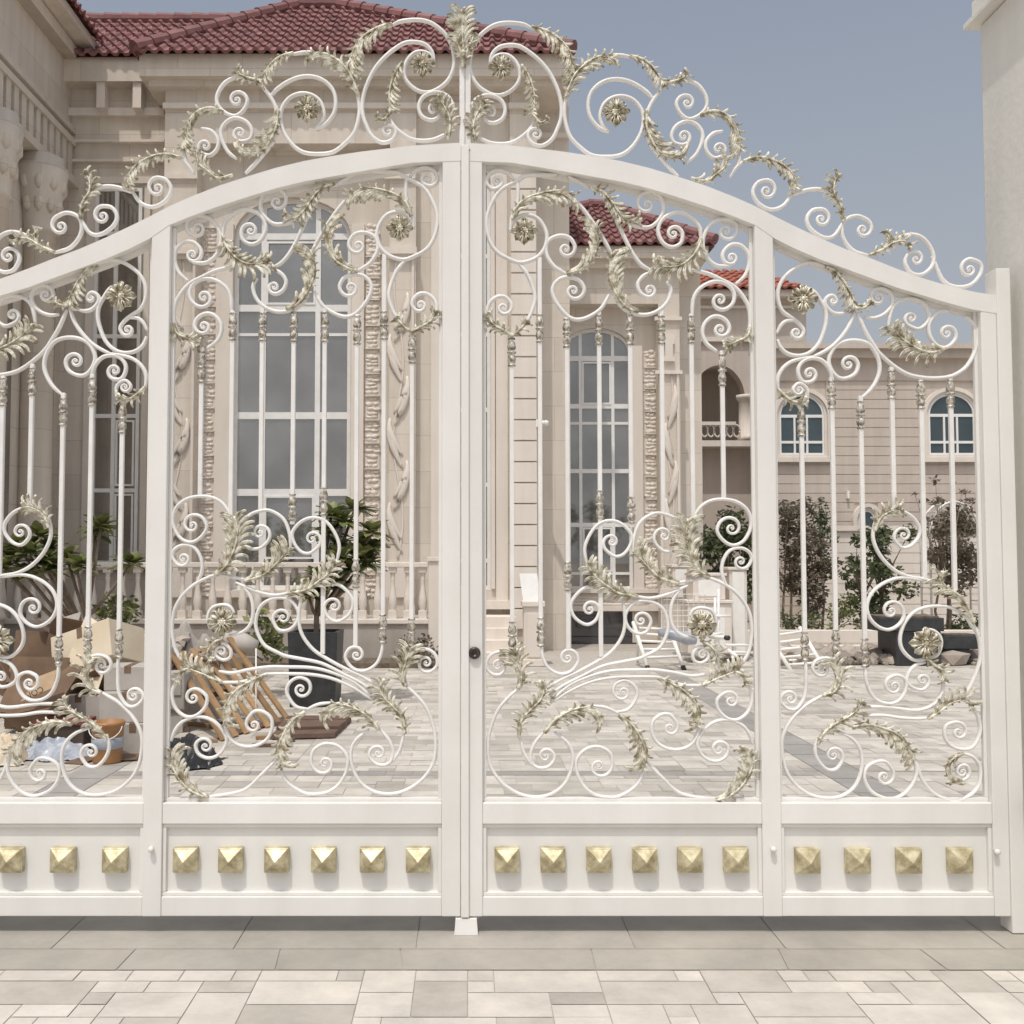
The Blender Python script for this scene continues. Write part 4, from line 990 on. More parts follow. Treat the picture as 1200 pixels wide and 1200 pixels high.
# ------------------------------------------------------------------ plants
def plumeria(loc, label, heads, group, pot=None):
    """bare forking grey stems, each ending in a whorl of long leaves"""
    t = thing('frangipani', loc, label, 'shrub', group); b = Vector(loc)
    st = MB(); lf = MB(); fork = b + Vector((0, 0, (pot or 0) + .28))
    st.tube([b + Vector((0, 0, (pot or 0) - .05)), fork], .03, 7, [.035, .03])
    for h in heads:
        h = Vector(h); mid = fork.lerp(h, .45) + Vector((0, 0, -.04)); st.tube([fork - Vector((0, 0, .02)), mid, h], 0, 6, [.025, .019, .016])
        n = random.randint(22, 28)
        for i in range(n):
            az = 2 * PI * i / n * 2.4 + random.uniform(-.3, .3); el = random.uniform(-.25, 1.1); L = random.uniform(.17, .26); w = L * .25
            d = Vector((math.cos(az) * math.cos(el), math.sin(az) * math.cos(el), math.sin(el))); sd = d.cross(Vector((0, 0, 1))).normalized(); un = sd.cross(d)
            rows = []
            for k in range(6):
                s = k / 5; c = h + d * (.02 + L * s) - Vector((0, 0, .055 * s * s)) ; ww = w * (math.sin(PI * min(1, .1 + s * .88)) ** .8)
                rows += [c + sd * ww + un * .012, c, c - sd * ww + un * .012]
            lf.add(rows, [f for k in range(5) for f in ((3 * k, 3 * k + 1, 3 * k + 4, 3 * k + 3), (3 * k + 1, 3 * k + 2, 3 * k + 5, 3 * k + 4))], True)
    build('stem', st, 'bark', t); build('foliage', lf, 'leaf_plum', t, fixn=False)
    return t
plumeria(G(12, 838) + Vector((0, 2.6, 0)), 'frangipani shrub behind the open brown cartons, at the photo edge', [W(22, 642, 11), W(46, 630, 11.2), W(4, 668, 10.8), W(30, 672, 11.3), W(50, 660, 10.9), W(-20, 640, 11), W(34, 650, 10.8), W(12, 652, 11.3), W(56, 645, 11.4), W(60, 670, 11)], 'frangipani shrubs near the boxes')
plumeria(W(101, 752, 11.2), 'slender frangipani with three leaf whorls behind the cream carton', [W(78, 652, 11.2), W(112, 628, 11.4), W(90, 665, 11), W(153, 662, 11), W(118, 618, 11.2)], 'frangipani shrubs near the boxes')
pp = G(366, 829); pot_h = 1.0
t = thing('planter', pp, 'tall square black planter standing behind the wooden slats', 'planter')
k = MB(); w0 = .27; hh = W(366, 741, pp.y + D).z
k.add([(pp.x - w0 * .9, pp.y, 0), (pp.x + w0 * .9, pp.y, 0), (pp.x + w0 * .9, pp.y + .5, 0), (pp.x - w0 * .9, pp.y + .5, 0), (pp.x - w0, pp.y - .02, hh), (pp.x + w0, pp.y - .02, hh), (pp.x + w0, pp.y + .54, hh), (pp.x - w0, pp.y + .54, hh),
       (pp.x - w0 + .04, pp.y + .02, hh), (pp.x + w0 - .04, pp.y + .02, hh), (pp.x + w0 - .04, pp.y + .5, hh), (pp.x - w0 + .04, pp.y + .5, hh), (pp.x - w0 + .04, pp.y + .02, hh - .06), (pp.x + w0 - .04, pp.y + .02, hh - .06), (pp.x + w0 - .04, pp.y + .5, hh - .06), (pp.x - w0 + .04, pp.y + .5, hh - .06)],
      [(0, 3, 2, 1), (0, 1, 5, 4), (1, 2, 6, 5), (2, 3, 7, 6), (3, 0, 4, 7), (4, 5, 9, 8), (5, 6, 10, 9), (6, 7, 11, 10), (7, 4, 8, 11), (8, 9, 13, 12), (9, 10, 14, 13), (10, 11, 15, 14), (11, 8, 12, 15)])
build('pot', k, 'planter', t); k = MB(); k.add([(pp.x - w0 + .04, pp.y + .02, hh - .055), (pp.x + w0 - .04, pp.y + .02, hh - .055), (pp.x + w0 - .04, pp.y + .5, hh - .055), (pp.x - w0 + .04, pp.y + .5, hh - .055)], [(0, 1, 2, 3)]); build('soil', k, 'soil', t)
dd = pp.y + D + .25
plumeria((pp.x, pp.y + .25, hh - .1), 'full leafy frangipani growing out of the tall black planter', [W(402, 612, dd), W(425, 640, dd + .1), W(412, 668, dd - .1), W(372, 678, dd), W(396, 640, dd + .2), W(430, 662, dd - .1), W(388, 604, dd + .1), W(362, 700, dd - .1), W(415, 598, dd + .2), W(436, 625, dd), W(420, 655, dd - .15), W(400, 655, dd - .2), W(384, 625, dd), W(438, 645, dd + .1), W(395, 690, dd)], 'frangipani shrubs near the boxes')

def tree(name, label, cat, base, clumps, n, mat, ls=.07, group=None, trunks=1, trunk_r=.05):
    """tapered trunk, limbs out to each leaf clump, and small leaf faces scattered through every clump"""
    base = Vector(base); t = thing(name, base, label, cat, group); tk = MB(); lf = MB()
    cz = sum(c[0].z for c in clumps) / len(clumps); cc = Vector((sum(c[0].x for c in clumps) / len(clumps), sum(c[0].y for c in clumps) / len(clumps), 0))
    forks = []
    for k in range(trunks):
        o = Vector((random.uniform(-.16, .16), random.uniform(-.1, .1), 0)) if trunks > 1 else Vector()
        f = Vector((cc.x + o.x * 2.2, cc.y, base.z + (cz - base.z) * .55)); forks.append(f)
        m_ = base.lerp(f, .5) + Vector((random.uniform(-.06, .06), 0, 0)) + o; tk.tube([base + o, m_, f], 0, 7, [trunk_r, trunk_r * .8, trunk_r * .6])
    for c, r in clumps:
        f = min(forks, key=lambda q: (q - c).length); m_ = f.lerp(c, .5) + Vector((random.uniform(-.1, .1), random.uniform(-.1, .1), .05)); tk.tube([f - Vector((0, 0, .03)), m_, c], 0, 5, [trunk_r * .5, trunk_r * .35, trunk_r * .15])
        for _ in range(int(n * r * r)):
            v = Vector((random.gauss(0, 1), random.gauss(0, 1), random.gauss(0, 1))).normalized() * r * random.random() ** .45
            v.z *= .85; q = c + v; s = ls * random.uniform(.6, 1.3)
            a = Vector((random.gauss(0, 1), random.gauss(0, 1), random.gauss(0, .6))).normalized(); b_ = a.cross(Vector((random.gauss(0, 1), random.gauss(0, 1), random.gauss(0, 1)))).normalized()
            lf.add([q - a * s, q + b_ * s * .45, q + a * s, q - b_ * s * .45], [(0, 1, 2, 3)])
    build('trunk', tk, 'bark', t); build('crown', lf, mat, t, fixn=False)
    return t
def clumps(x0, x1, y0, y1, d, n, rmin=.18, rmax=.36, shape=None):
    out = []
    while len(out) < n:
        px, py = random.uniform(x0, x1), random.uniform(y0, y1)
        u, v = (px - x0) / (x1 - x0) * 2 - 1, (py - y0) / (y1 - y0) * 2 - 1
        if u * u + v * v > 1.05: continue
        out.append((W(px, py, d + random.uniform(-.5, .5)), random.uniform(rmin, rmax)))
    return out
g = 'young trees along the courtyard border'
tree('tree', 'dark green young tree seen between the pavilion and the wide gate post', 'tree', W(848, 742, 20), clumps(822, 884, 596, 705, 20, 17, .2, .38), 1900, 'leaf_green', .07, g)
tree('tree', 'brown dry foliaged tree with several thin stems beside the wide gate post', 'tree', W(938, 748, 19.6), clumps(905, 972, 590, 712, 19.6, 22, .16, .34), 1800, 'leaf_brown', .06, g, 4, .035)
tree('tree', 'open crowned green tree in the middle of the border, before the garden wall', 'tree', W(1032, 748, 19.4), clumps(990, 1082, 612, 715, 19.4, 17, .16, .34) + clumps(985, 1010, 640, 700, 19.4, 6, .1, .2), 1800, 'leaf_green', .062, g, 2, .04)
tree('tree', 'scrubby brown climber foliage over the garden arch', 'climber', W(1112, 752, 18.8), clumps(1088, 1150, 600, 690, 18.8, 22, .15, .33) + clumps(1070, 1145, 562, 615, 18.8, 12, .05, .12), 1900, 'leaf_brown', .055, g, 3, .03)
tree('conifer', 'small dark conifer top showing above the brown tree', 'tree', W(963, 745, 21), [(W(963, y, 21), r) for y, r in ((584, .1), (594, .17), (604, .24), (615, .3), (630, .36))], 1600, 'leaf_green', .05, g, 1, .03)
for (x0, x1, y0, lb, mt) in ((912, 968, 722, 'low dark hedge shrub at the foot of the brown tree', 'leaf_green'), (972, 1012, 700, 'pale green shrub below the open crowned tree', 'leaf_plum'), (1112, 1146, 715, 'low shrub behind the second black planter', 'leaf_green')):
    tree('shrub', lb, 'shrub', W((x0 + x1) / 2, 752, 19.2), clumps(x0, x1, y0, 748, 19.2, 9, .16, .28), 1300, mt, .05, 'low shrubs in the border', 2, .02)
tree('shrub', 'small scruffy shrub at the end pier of the balustrade', 'shrub', W(490, 782, 15.1), clumps(470, 512, 742, 778, 15.1, 9, .1, .2), 1500, 'leaf_brown', .04, 'low shrubs in the border', 2, .015)
tree('shrub', 'dark leafy weed behind the cream carton', 'shrub', W(140, 760, 11.6), clumps(112, 158, 700, 735, 11.6, 9, .08, .16), 2200, 'leaf_plum', .05, 'low shrubs in the border', 2, .012)
tree('shrub', 'bright leafy plant beside the black planter', 'shrub', W(314, 775, 12), clumps(295, 336, 716, 765, 12, 9, .1, .2), 1300, 'leaf_plum', .07, 'low shrubs in the border', 2, .012)
k = MB(); a, b = W(-60, 780, 15.2), W(515, 780, 15.2); k.box(a.x, b.x, a.y - .35, 15.63 - D, -.02, .07); o = struct('planting_bed', k, 'soil')
k = MB(); a, b = W(893, 765, 15.3), W(1400, 765, 15.3); k.add([(a.x + .2, a.y - .1, .003), (b.x, a.y - .1, .003), (b.x, 16.99 - D, .003), (a.x + .2, 16.99 - D, .003)], [(0, 1, 2, 3)]); struct('rock_bed', k, 'soil', False)
k = MB(); a, b = W(893, 765, 17.2), W(1400, 765, 17.2); k.box(a.x, b.x, a.y, 21 - D, -.02, .09); struct('border_soil', k, 'ground')
k = MB(); k.box(a.x, b.x, a.y - .18, a.y - .003, 0, .14, .01); k.box(a.x, b.x, 18.1 - D, 18.3 - D, .09, .32, .01)
tag(build('border_kerb', k, 'stone_light'), 'pale stone kerb along the planted border with trees', 'kerb')
k = MB()
for i in range(520):
    px = random.uniform(905, 1150); d = random.uniform(15.2, 16.9); p = W(px, 770, d); r = random.choice((.04, .05, .06, .08, .11, .14)) * random.uniform(.8, 1.2)
    k.ball((p.x, p.y, r * .5), r, 1, (random.uniform(.8, 1.5), 1, random.uniform(.6, .95)), .3, False)
o = build('border_rocks', k, 'rock'); o['kind'] = 'stuff'; o['label'] = 'loose pale rocks along the front of the border'
# black planters on the right
def planter(px0, px1, py0, py1, lip, d, label):
    t = thing('planter', W((px0 + px1) / 2, py1, d), label, 'planter', 'black planters by the border')
    k = MB(); a, b, z0, z1 = R_(px0, py0, px1, py1, d); k.box(a, b, d - D, d - D + (b - a), .002, z1 - .2, .01); build('pot', k, 'planter', t)
    k = MB(); a2, b2, _, _ = R_(lip[0], py0, lip[1], py1, d); k.box(a2, b2, d - D - .03, d - D + (b - a) + .03, z1 - .2 + .001, z1, .01); build('rim', k, 'planter', t)
    k = MB(); k.box(a2 + .05, b2 - .05, d - D + .03, d - D + (b - a) - .04, z1 + .001, z1 + .02); build('soil', k, 'soil', t)
planter(1050, 1103, 724, 781, (1030, 1106), 15.1, 'larger black planter with wide overhanging rim left of the brown climber')
planter(1108, 1137, 745, 780, (1104, 1150), 15.3, 'lower black planter box topped with pale gravel nearest the stone pillar')
# garden arch
k = MB(); d = 19.1; za = Zr(628, d); x0, x1 = X(1086, d), X(1144, d); c, h = (x0 + x1) / 2, (x1 - x0) / 2
for yy in (0, .4):
    P = [(x0, d - D + yy, .05)] + [(c - h * math.cos(PI * i / 16), d - D + yy, za + (Zr(588, d) - za) * math.sin(PI * i / 16)) for i in range(17)] + [(x1, d - D + yy, .05)]
    k.tube(P, .022, 6)
for i in range(9): 
    a = PI * i / 8; q = (c - h * math.cos(a), d - D, za + (Zr(588, d) - za) * math.sin(a)); k.tube([q, (q[0], q[1] + .4, q[2])], .012, 5)
for i in range(8):
    for xx in (x0, x1): k.tube([(xx, d - D, .3 + i * .25), (xx, d - D + .4, .3 + i * .25)], .012, 5)
tag(build('garden_arch', k, 'steel_white', thing_origin=W(1115, 745, d)), 'thin white metal garden arch overgrown by the brown climber', 'garden arch')

# ------------------------------------------------------------------ white tube racks and crates before the pavilion
def rack(name, label, legs, bars, braces, group):
    t = thing(name, Vector(legs[0][1]) * 1, label, 'rack', group)
    for a, b in legs:
        k = MB(); k.tube([a, b], .03, 10); lo = build('leg', k, 'steel_white', t)
        k = MB(); dr = (Vector(b) - Vector(a)).normalized(); k.tube([Vector(b) - dr * .03, Vector(b) + dr * .03], .036, 10); build('foot_cap', k, 'black', lo)
    k = MB()
    for a, b in bars: k.tube([a, b], .021, 8)
    build('crossbar', k, 'steel_white', t)
    if braces:
        k = MB()
        for a, b in braces: k.tube([a, b], .02, 8)
        build('rear_frame', k, 'steel_white', t)
    return t
d = 14.6
def onl(a, b, t): return Vector(a).lerp(Vector(b), t)
L1, L2 = (W(742, 729, d + .5), W(759, 783, d)), (W(785, 738, d + .45), W(801, 783, d))
R1, R2 = (W(748, 736, d + .7), W(747, 778, d + 1)), (W(794, 738, d + .7), W(797, 770, d + 1))
rack('tube_rack', 'white tubular rack with ladder bars standing in front of the dark pavilion window', [L1, L2], [(onl(*L1, t), onl(*L2, t - .08)) for t in (.25, .42, .6, .78)], [R1, R2, (R1[0], R2[0]), (L1[0], R1[0]), (L2[0], R2[0])], 'white tube racks in the courtyard')
L1, L2 = (W(898, 741, d + .4), W(929, 789, d)), (W(937, 735, d + .4), W(968, 787, d - .1))
rack('tube_rack', 'white tubular rack with ladder bars lying beside the wide gate post', [L1, L2], [(onl(*L1, t), onl(*L2, t)) for t in (.1, .27, .44, .62, .8)], [(W(880, 756, d + .8), W(930, 760, d + .8)), (W(880, 776, d + .8), W(975, 772, d + .6))], 'white tube racks in the courtyard')
L1, L2 = (W(832, 746, d), W(852, 747.5, d - .35)), (W(846, 757, d + .4), W(866, 771, d - .1))
rack('tube_rack', 'white tubular frame lying on its side with dark tube ends', [L1, L2], [(W(838, 700, d + .3), W(838, 778, d + .3)), (W(826, 745, d + .2), W(846, 742, d + .2))], [(W(828, 722, d + .3), W(856, 722, d + .3)), (W(842, 690, d + .4), W(842, 782, d + .2)), (W(850, 756, d + .2), W(885, 756, d + .3)), (W(850, 764, d + .2), W(885, 765, d + .3))], 'white tube racks in the courtyard')
def wire_basket():
    k = MB(); c = W(802, 722, 14.9); a = .32
    for i in range(9):
        f = i / 8 * 2 - 1
        for s in (0, 1):
            P = []
            for j in range(11):
                an = -PI / 2 + PI * j / 10
                v = Vector((f * a, .0, 0)); q = Vector((f * a if s == 0 else a * .95 * math.sin(an), .1 * math.cos(an), (a * math.sin(an)) if s == 0 else f * a))
                P.append(c + q)
            k.tube(P, .006, 4)
    tag(build('wire_screen', k, 'steel_white', thing_origin=c), 'round wire mesh screen leaning behind the white tube rack', 'wire screen')
wire_basket()
k = MB(); P = [W(772, 741, 14.5), W(782, 742, 14.45), W(795, 745, 14.4), W(806, 749, 14.4), W(816, 751, 14.4)]; k.tube(P, 0, 10, [.05, .085, .08, .09, .05])
tag(build('plastic_bundle', k, 'plastic_sheet', thing_origin=P[2]), 'rolled pale plastic bundle lying across the white tube rack', 'bundle')
def crate(label, px0, px1, py0, py1, d, group):
    t = thing('storage_box', W((px0 + px1) / 2, py1, d), label, 'box', group); k = MB(); a, b, z0, z1 = R_(px0, py0, px1, py1, d); y = d - D; dp = .5
    k.box(a, b, y, y + dp, max(.002, z0), z1, .012); build('shell', k, 'stone_light', t)
    k = MB(); w = (b - a) * .16
    k.box(a - .02, b + .02, y - .03, y + dp + .02, z1 + .001, z1 + .045, .006); build('lid', k, 'stone_light', t)
    k = MB(); k.box(a + w, b - w, y - .014, y - .001, max(.05, z0 + w * .7), z1 - w * .6, .004); build('panel', k, 'steel_white', t)
crate('small pale box stacked on the panelled box before the pavilion', 812, 850, 675, 703, 15.6, 'pale boxes before the pavilion')
crate('pale box with a panelled front under the smaller stacked box', 806, 858, 707, 766, 15.5, 'pale boxes before the pavilion')
crate('tall narrow pale box beside the stacked boxes', 855, 876, 668, 770, 15.8, 'pale boxes before the pavilion')
crate('small pale side box raised at the corner of the pavilion', 788, 808, 665, 688, 16.2, 'pale boxes before the pavilion')
# ------------------------------------------------------------------ heap of cartons, sheets and timber by the left leaf
def carton(label, c, size, rot, mat, open_=False, tilt=(0, 0), group='cartons in the heap'):
    """folded cardboard box; an open one has thin sides and four flaps"""
    c = Vector(c); t = thing('carton', c, label, 'box', group); sx, sy, sz = size
    mt = Matrix.Translation(c) @ Matrix.Rotation(math.radians(rot), 4, 'Z') @ Matrix.Rotation(math.radians(tilt[0]), 4, 'X') @ Matrix.Rotation(math.radians(tilt[1]), 4, 'Y')
    k = MB(); th = .012
    if not open_:
        k.obox(mt @ Matrix.Translation((0, 0, sz / 2)), sx, sy, sz, .006); build('box', k, mat, t)
        k = MB(); k.obox(mt @ Matrix.Translation((0, 0, sz + .001)), .055, sy * 1.002, .003); k.obox(mt @ Matrix.Translation((0, -sy / 2 - .001, sz * .86)), .055, .003, sz * .28); build('tape', k, 'card', t)
    else:
        k.obox(mt @ Matrix.Translation((0, 0, th / 2)), sx, sy, th)
        for (dx, dy, wx, wy) in ((0, -sy / 2, sx, th), (0, sy / 2, sx, th), (-sx / 2, 0, th, sy - .03), (sx / 2, 0, th, sy - .03)): k.obox(mt @ Matrix.Translation((dx, dy, sz / 2)), wx, wy, sz)
        build('box', k, mat, t); 
        for (dx, dy, ax, sg, fw, fl) in ((0, -sy / 2, 'X', 1, sx, sy * .5), (0, sy / 2, 'X', -1, sx, sy * .5), (-sx / 2, 0, 'Y', -1, sy, sx * .45), (sx / 2, 0, 'Y', 1, sy, sx * .45)):
            k = MB(); an = math.radians(random.uniform(25, 65)) * sg
            m2 = mt @ Matrix.Translation((dx, dy, sz)) @ Matrix.Rotation(an, 4, ax) @ Matrix.Translation((0, 0, fl / 2))
            k.obox(m2, fw if ax == 'X' else th * .6, th * .6 if ax == 'X' else fw, fl); build('flap', k, mat, t)
    return t
def board(name, label, cat, quad, th, mat, group=None):
    """stiff sheet through four points, given thickness along its normal"""
    q = [Vector(v) for v in quad]; n = (q[1] - q[0]).cross(q[3] - q[0]).normalized() * th
    k = MB(); k.add(q + [v + n for v in q], [(0, 1, 2, 3), (7, 6, 5, 4), (0, 4, 5, 1), (1, 5, 6, 2), (2, 6, 7, 3), (3, 7, 4, 0)])
    o = build(name, k, mat, thing_origin=q[0]); return tag(o, label, cat, group)
p = G(20, 872)
carton('open dark brown carton with loose flaps lying on its side at the photo edge', (p.x, p.y + .5, .25), (.62, .5, .42), 25, 'card', True, (-62, 8))
carton('brown carton tipped forward at the bottom of the heap, flap hanging', (W(45, 812, 8.7).x, 8.7 - D, .18), (.55, .42, .3), -12, 'card', True, (-35, 0))
carton('tall half open carton standing behind the heap', (W(75, 760, 9.6).x, 9.6 - D, .35), (.45, .4, .5), 15, 'card', True, (-8, 12))
carton('big cream carton resting slanted on top of the heap', (W(118, 790, 9.0).x, 9.0 - D, .62), (.62, .5, .34), -20, 'card_pale', False, (-14, -18))
carton('cream sheet carton leaning behind the white picket bars', (W(165, 775, 9.8).x, 9.8 - D, .55), (.5, .4, .34), 5, 'card_pale', False, (0, 6))
carton('grey carton at ground level right of the paint tub', (W(153, 880, 8.25).x, 8.45 - D, 0), (.34, .4, .26), 4, 'card_grey')
carton('grey carton in the middle of the stack beside the gate post', (W(150, 850, 8.4).x, 8.5 - D, .262), (.4, .4, .24), -3, 'card_grey')
carton('worn pale carton on the top of the stack beside the gate post', (W(155, 800, 8.6).x, 8.6 - D, .504), (.38, .36, .2), 6, 'card_grey')
carton('grey flat carton behind the orange tub', (W(98, 830, 8.7).x, 8.8 - D, .22), (.44, .36, .22), -6, 'card_grey')
carton('grey carton under the flat one behind the orange tub', (W(100, 870, 8.6).x, 8.8 - D, .0), (.42, .36, .218), 3, 'card_grey')
board('sheet', 'cream board leaning on the brown cartons', 'board', [W(78, 775, 8.7), W(112, 815, 8.6), W(136, 745, 9.2), W(100, 722, 9.3)], .02, 'card_pale', 'boards in the heap')
board('sheet', 'long brown cardboard strip sloping across the heap', 'board', [W(0, 842, 8.2), W(70, 826, 8.3), W(98, 782, 8.6), W(84, 780, 8.6)], .015, 'card', 'boards in the heap')
board('sheet', 'pale torn cardboard sheet standing up behind the dark carton', 'board', [W(62, 775, 9.4), W(80, 778, 9.4), W(95, 718, 9.6), (W(62, 728, 9.7))], .012, 'card_grey', 'boards in the heap')
# orange tub
tb = G(119, 897); d = tb.y + D; k = MB(); h = W(119, 848, d).z; r = .125
k.lathe([(r * .86, .001), (r * .9, .02), (r * .98, h * .9), (r * 1.05, h * .91), (r * 1.05, h), (r * .97, h), (r * .93, h * .7), (.002, h * .7)], (tb.x, tb.y + r, 0), 28)
t = thing('paint_tub', (tb.x, tb.y + r, 0), 'orange paint tub with a blank grey wrapper, standing on the paving', 'tub'); build('tub', k, 'orange', t)
k = MB(); k.lathe([(r * .945, h * .36), (r * .972, h * .37), (r * .985, h * .62), (r * .955, h * .63)], (tb.x, tb.y + r, 0), 28); build('wrapper', k, 'plastic_sheet', t)
k = MB(); k.tube([(tb.x + r * 1.04 * math.cos(a), tb.y + r + r * .5 * math.sin(a) - .05, h * .9 - .10 * abs(math.sin(a))) for a in [PI + PI * i / 14 for i in range(15)]], .004, 6); build('handle', k, 'steel_white', t)
# crumpled sheet
def crumple(name, label, cat, c, sx, sy, h, mat, n=26, seed=1):
    rnd = random.Random(seed); c = Vector(c); vs = []; fs = []
    ph = [(rnd.uniform(2, 9), rnd.uniform(2, 9), rnd.uniform(0, 6)) for _ in range(6)]
    for j in range(n):
        for i in range(n):
            u, v = i / (n - 1) * 2 - 1, j / (n - 1) * 2 - 1; rr = min(1, math.hypot(u, v)); e = max(0, 1 - rr ** 3)
            w = sum(abs(math.sin(a * u + b * v + p_)) for a, b, p_ in ph) / 6
            vs.append((c.x + sx * u * (1 + .12 * math.sin(5 * v + seed)), c.y + sy * v * (1 + .1 * math.sin(6 * u)), .004 + h * e * (.25 + .95 * w) + rnd.uniform(0, .012)))
    for j in range(n - 1):
        for i in range(n - 1): fs.append((j * n + i, j * n + i + 1, (j + 1) * n + i + 1, (j + 1) * n + i))
    k = MB(); k.add(vs, fs); return tag(build(name, k, mat, thing_origin=c), label, cat)
p = G(45, 893); crumple('plastic_sheet', 'crumpled pale blue plastic sheet on the paving in front of the cartons', 'plastic sheet', (p.x, p.y + .3, 0), .32, .3, .14, 'plastic_sheet', seed=3)
p = G(205, 905); crumple('rubbish_bag', 'slumped black rubbish bag on the paving behind the gate post', 'bag', (p.x, p.y + .3, 0), .26, .24, .2, 'black', seed=2)
p = W(212, 760, 10.3); crumple('dust_sheet', 'grey dust sheet bundle piled behind the pallet', 'dust sheet', (p.x, p.y, 0), .55, .5, .9, 'card_grey', seed=8)
p = W(-5, 880, 8.0); crumple('straw_sack', 'small cream sack at the photo edge below the brown cartons', 'sack', (W(2, 880, 8).x, 8.0 - D, 0), .2, .2, .22, 'card_pale', seed=11)
k = MB(); a, b = W(38, 846, 8.25), W(100, 846, 8.25); k.box(a.x, b.x, a.y, a.y + .25, a.z - .03, a.z + .012, .008)
k2 = MB(); k2.box(a.x + .02, b.x - .02, a.y + .02, a.y + .23, .002, a.z - .0305, .006); tag(build('carton', k2, 'card_dark', thing_origin=(a.x + .2, a.y + .1, 0)), 'dark flat carton carrying the dull red plastic tray', 'box', 'cartons in the heap')
tag(build('red_tray', k, 'redplastic', thing_origin=a), 'dull red plastic tray under the long cardboard strip', 'tray')
# pallets of slats leaning on the heap
def pallet(label, bl, br, tr, tl, n, mat, sw=.09):
    t = thing('pallet', Vector(bl) * 1, label, 'pallet', 'wooden pallets beside the planter'); bl, br, tr, tl = map(Vector, (bl, br, tr, tl))
    nn = (br - bl).cross(tl - bl).normalized(); nn = nn if nn.y < 0 else -nn
    k = MB()
    for i in range(n):
        f = i / (n - 1); a = bl.lerp(br, f); b = tl.lerp(tr, f); dr = (b - a); side = (br - bl).normalized()
        q = [a - side * sw / 2, a + side * sw / 2, b + side * sw / 2, b - side * sw / 2]; k.add([v + nn * .02 for v in q] + [v for v in q], [(0, 1, 2, 3), (7, 6, 5, 4), (0, 4, 5, 1), (1, 5, 6, 2), (2, 6, 7, 3), (3, 7, 4, 0)])
    build('slats', k, mat, t); k = MB()
    for f in (.05, .52, .94):
        a = bl.lerp(tl, f); b = br.lerp(tr, f); up_ = (tl - bl).normalized()
        q = [a - up_ * .025, a + up_ * .025, b + up_ * .025, b - up_ * .025]; k.add([v - nn * .002 for v in q] + [v - nn * .085 for v in q], [(0, 1, 2, 3), (7, 6, 5, 4), (0, 4, 5, 1), (1, 5, 6, 2), (2, 6, 7, 3), (3, 7, 4, 0)])
    build('bearer', k, 'wood_dark', t)
pallet('light wooden pallet leaning towards the planter, its slats showing the sky lit side', G(262, 868), G(338, 846) , W(268, 748, 9.9), W(202, 768, 9.7), 7, 'wood', .082)
def flat_boards(label, pts, n, mat):
    t = thing('plank_stack', Vector(pts[0]) * 1, label, 'planks'); a, b, c, d = map(Vector, pts)
    for i in range(n):
        f0, f1 = i / n + .01, (i + 1) / n - .02; z = random.uniform(.05, .075)
        k = MB(); q = [a.lerp(d, f0), b.lerp(c, f0), b.lerp(c, f1), a.lerp(d, f1)]; k.add([v + Vector((0, 0, .012)) for v in q] + [v + Vector((0, 0, z)) for v in q], [(3, 2, 1, 0), (4, 5, 6, 7), (0, 1, 5, 4), (1, 2, 6, 5), (2, 3, 7, 6), (3, 0, 4, 7)]); build('plank', k, mat, t)
    k = MB()
    for f in (.15, .8):
        p0, p1 = a.lerp(b, f), d.lerp(c, f); k.tube([p0 + Vector((0, 0, .006)), p1 + Vector((0, 0, .006))], .006, 6)
    build('batten', k, mat, t)
flat_boards('dark weathered planks lying flat on the paving before the black planter', [G(318, 868), G(392, 866), G(412, 846), G(338, 846)], 4, 'wood_dark')
k = MB(); P = [W(258, 752, 10.2), W(270, 750, 10.1), W(285, 755, 10), W(300, 760, 10)]; k.tube(P, 0, 12, [.05, .1, .11, .08]); 
tag(build('foam_roll', k, 'card_grey', thing_origin=P[0]), 'torn pale foam roll lying on the pile behind the pallet', 'foam roll')
k = MB(); d = 9.3; fbox(k, 193, 788, 216, 833, d, .22, .02); fbox(k, 197, 795, 212, 815, d - .012, .012, .004); a = W(205, 860, d); k.box(a.x - .06, a.x + .06, d - D + .03, d - D + .2, .002, W(205, 833, d).z - .002)
tag(build('meter_box', k, 'card_grey', thing_origin=W(205, 833, d)), 'grey metal box on a short stand between gate post and pallet', 'metal box')
k = MB(); k.tube([W(300, 845, 9.6), W(300, 760, 9.9)], .007, 8); tag(build('white_pole', k, 'steel_white', thing_origin=W(300, 845, 9.6)), 'thin white pole standing between pallet and black planter', 'pole')

# street trees across the road behind the viewer: seen mirrored in the lower window panes
for i, x in enumerate((-21, -15.5, -11, -7.2, -2.5, 2.6, 7.5, 13)):
    r_ = random.Random(i + 40); h = r_.uniform(3.6, 5.2); cl = [(Vector((x + r_.gauss(0, 1.0), -29 + r_.gauss(0, .8), h * r_.uniform(.45, .95))), r_.uniform(.6, 1.0)) for _ in range(9)]
    tree('street_tree', 'dark roadside tree across the road, mirrored in the lower window panes', 'tree', (x, -29, 0), cl, 90, 'leaf_green', .22, 'street trees mirrored in the glass', 1, .12)

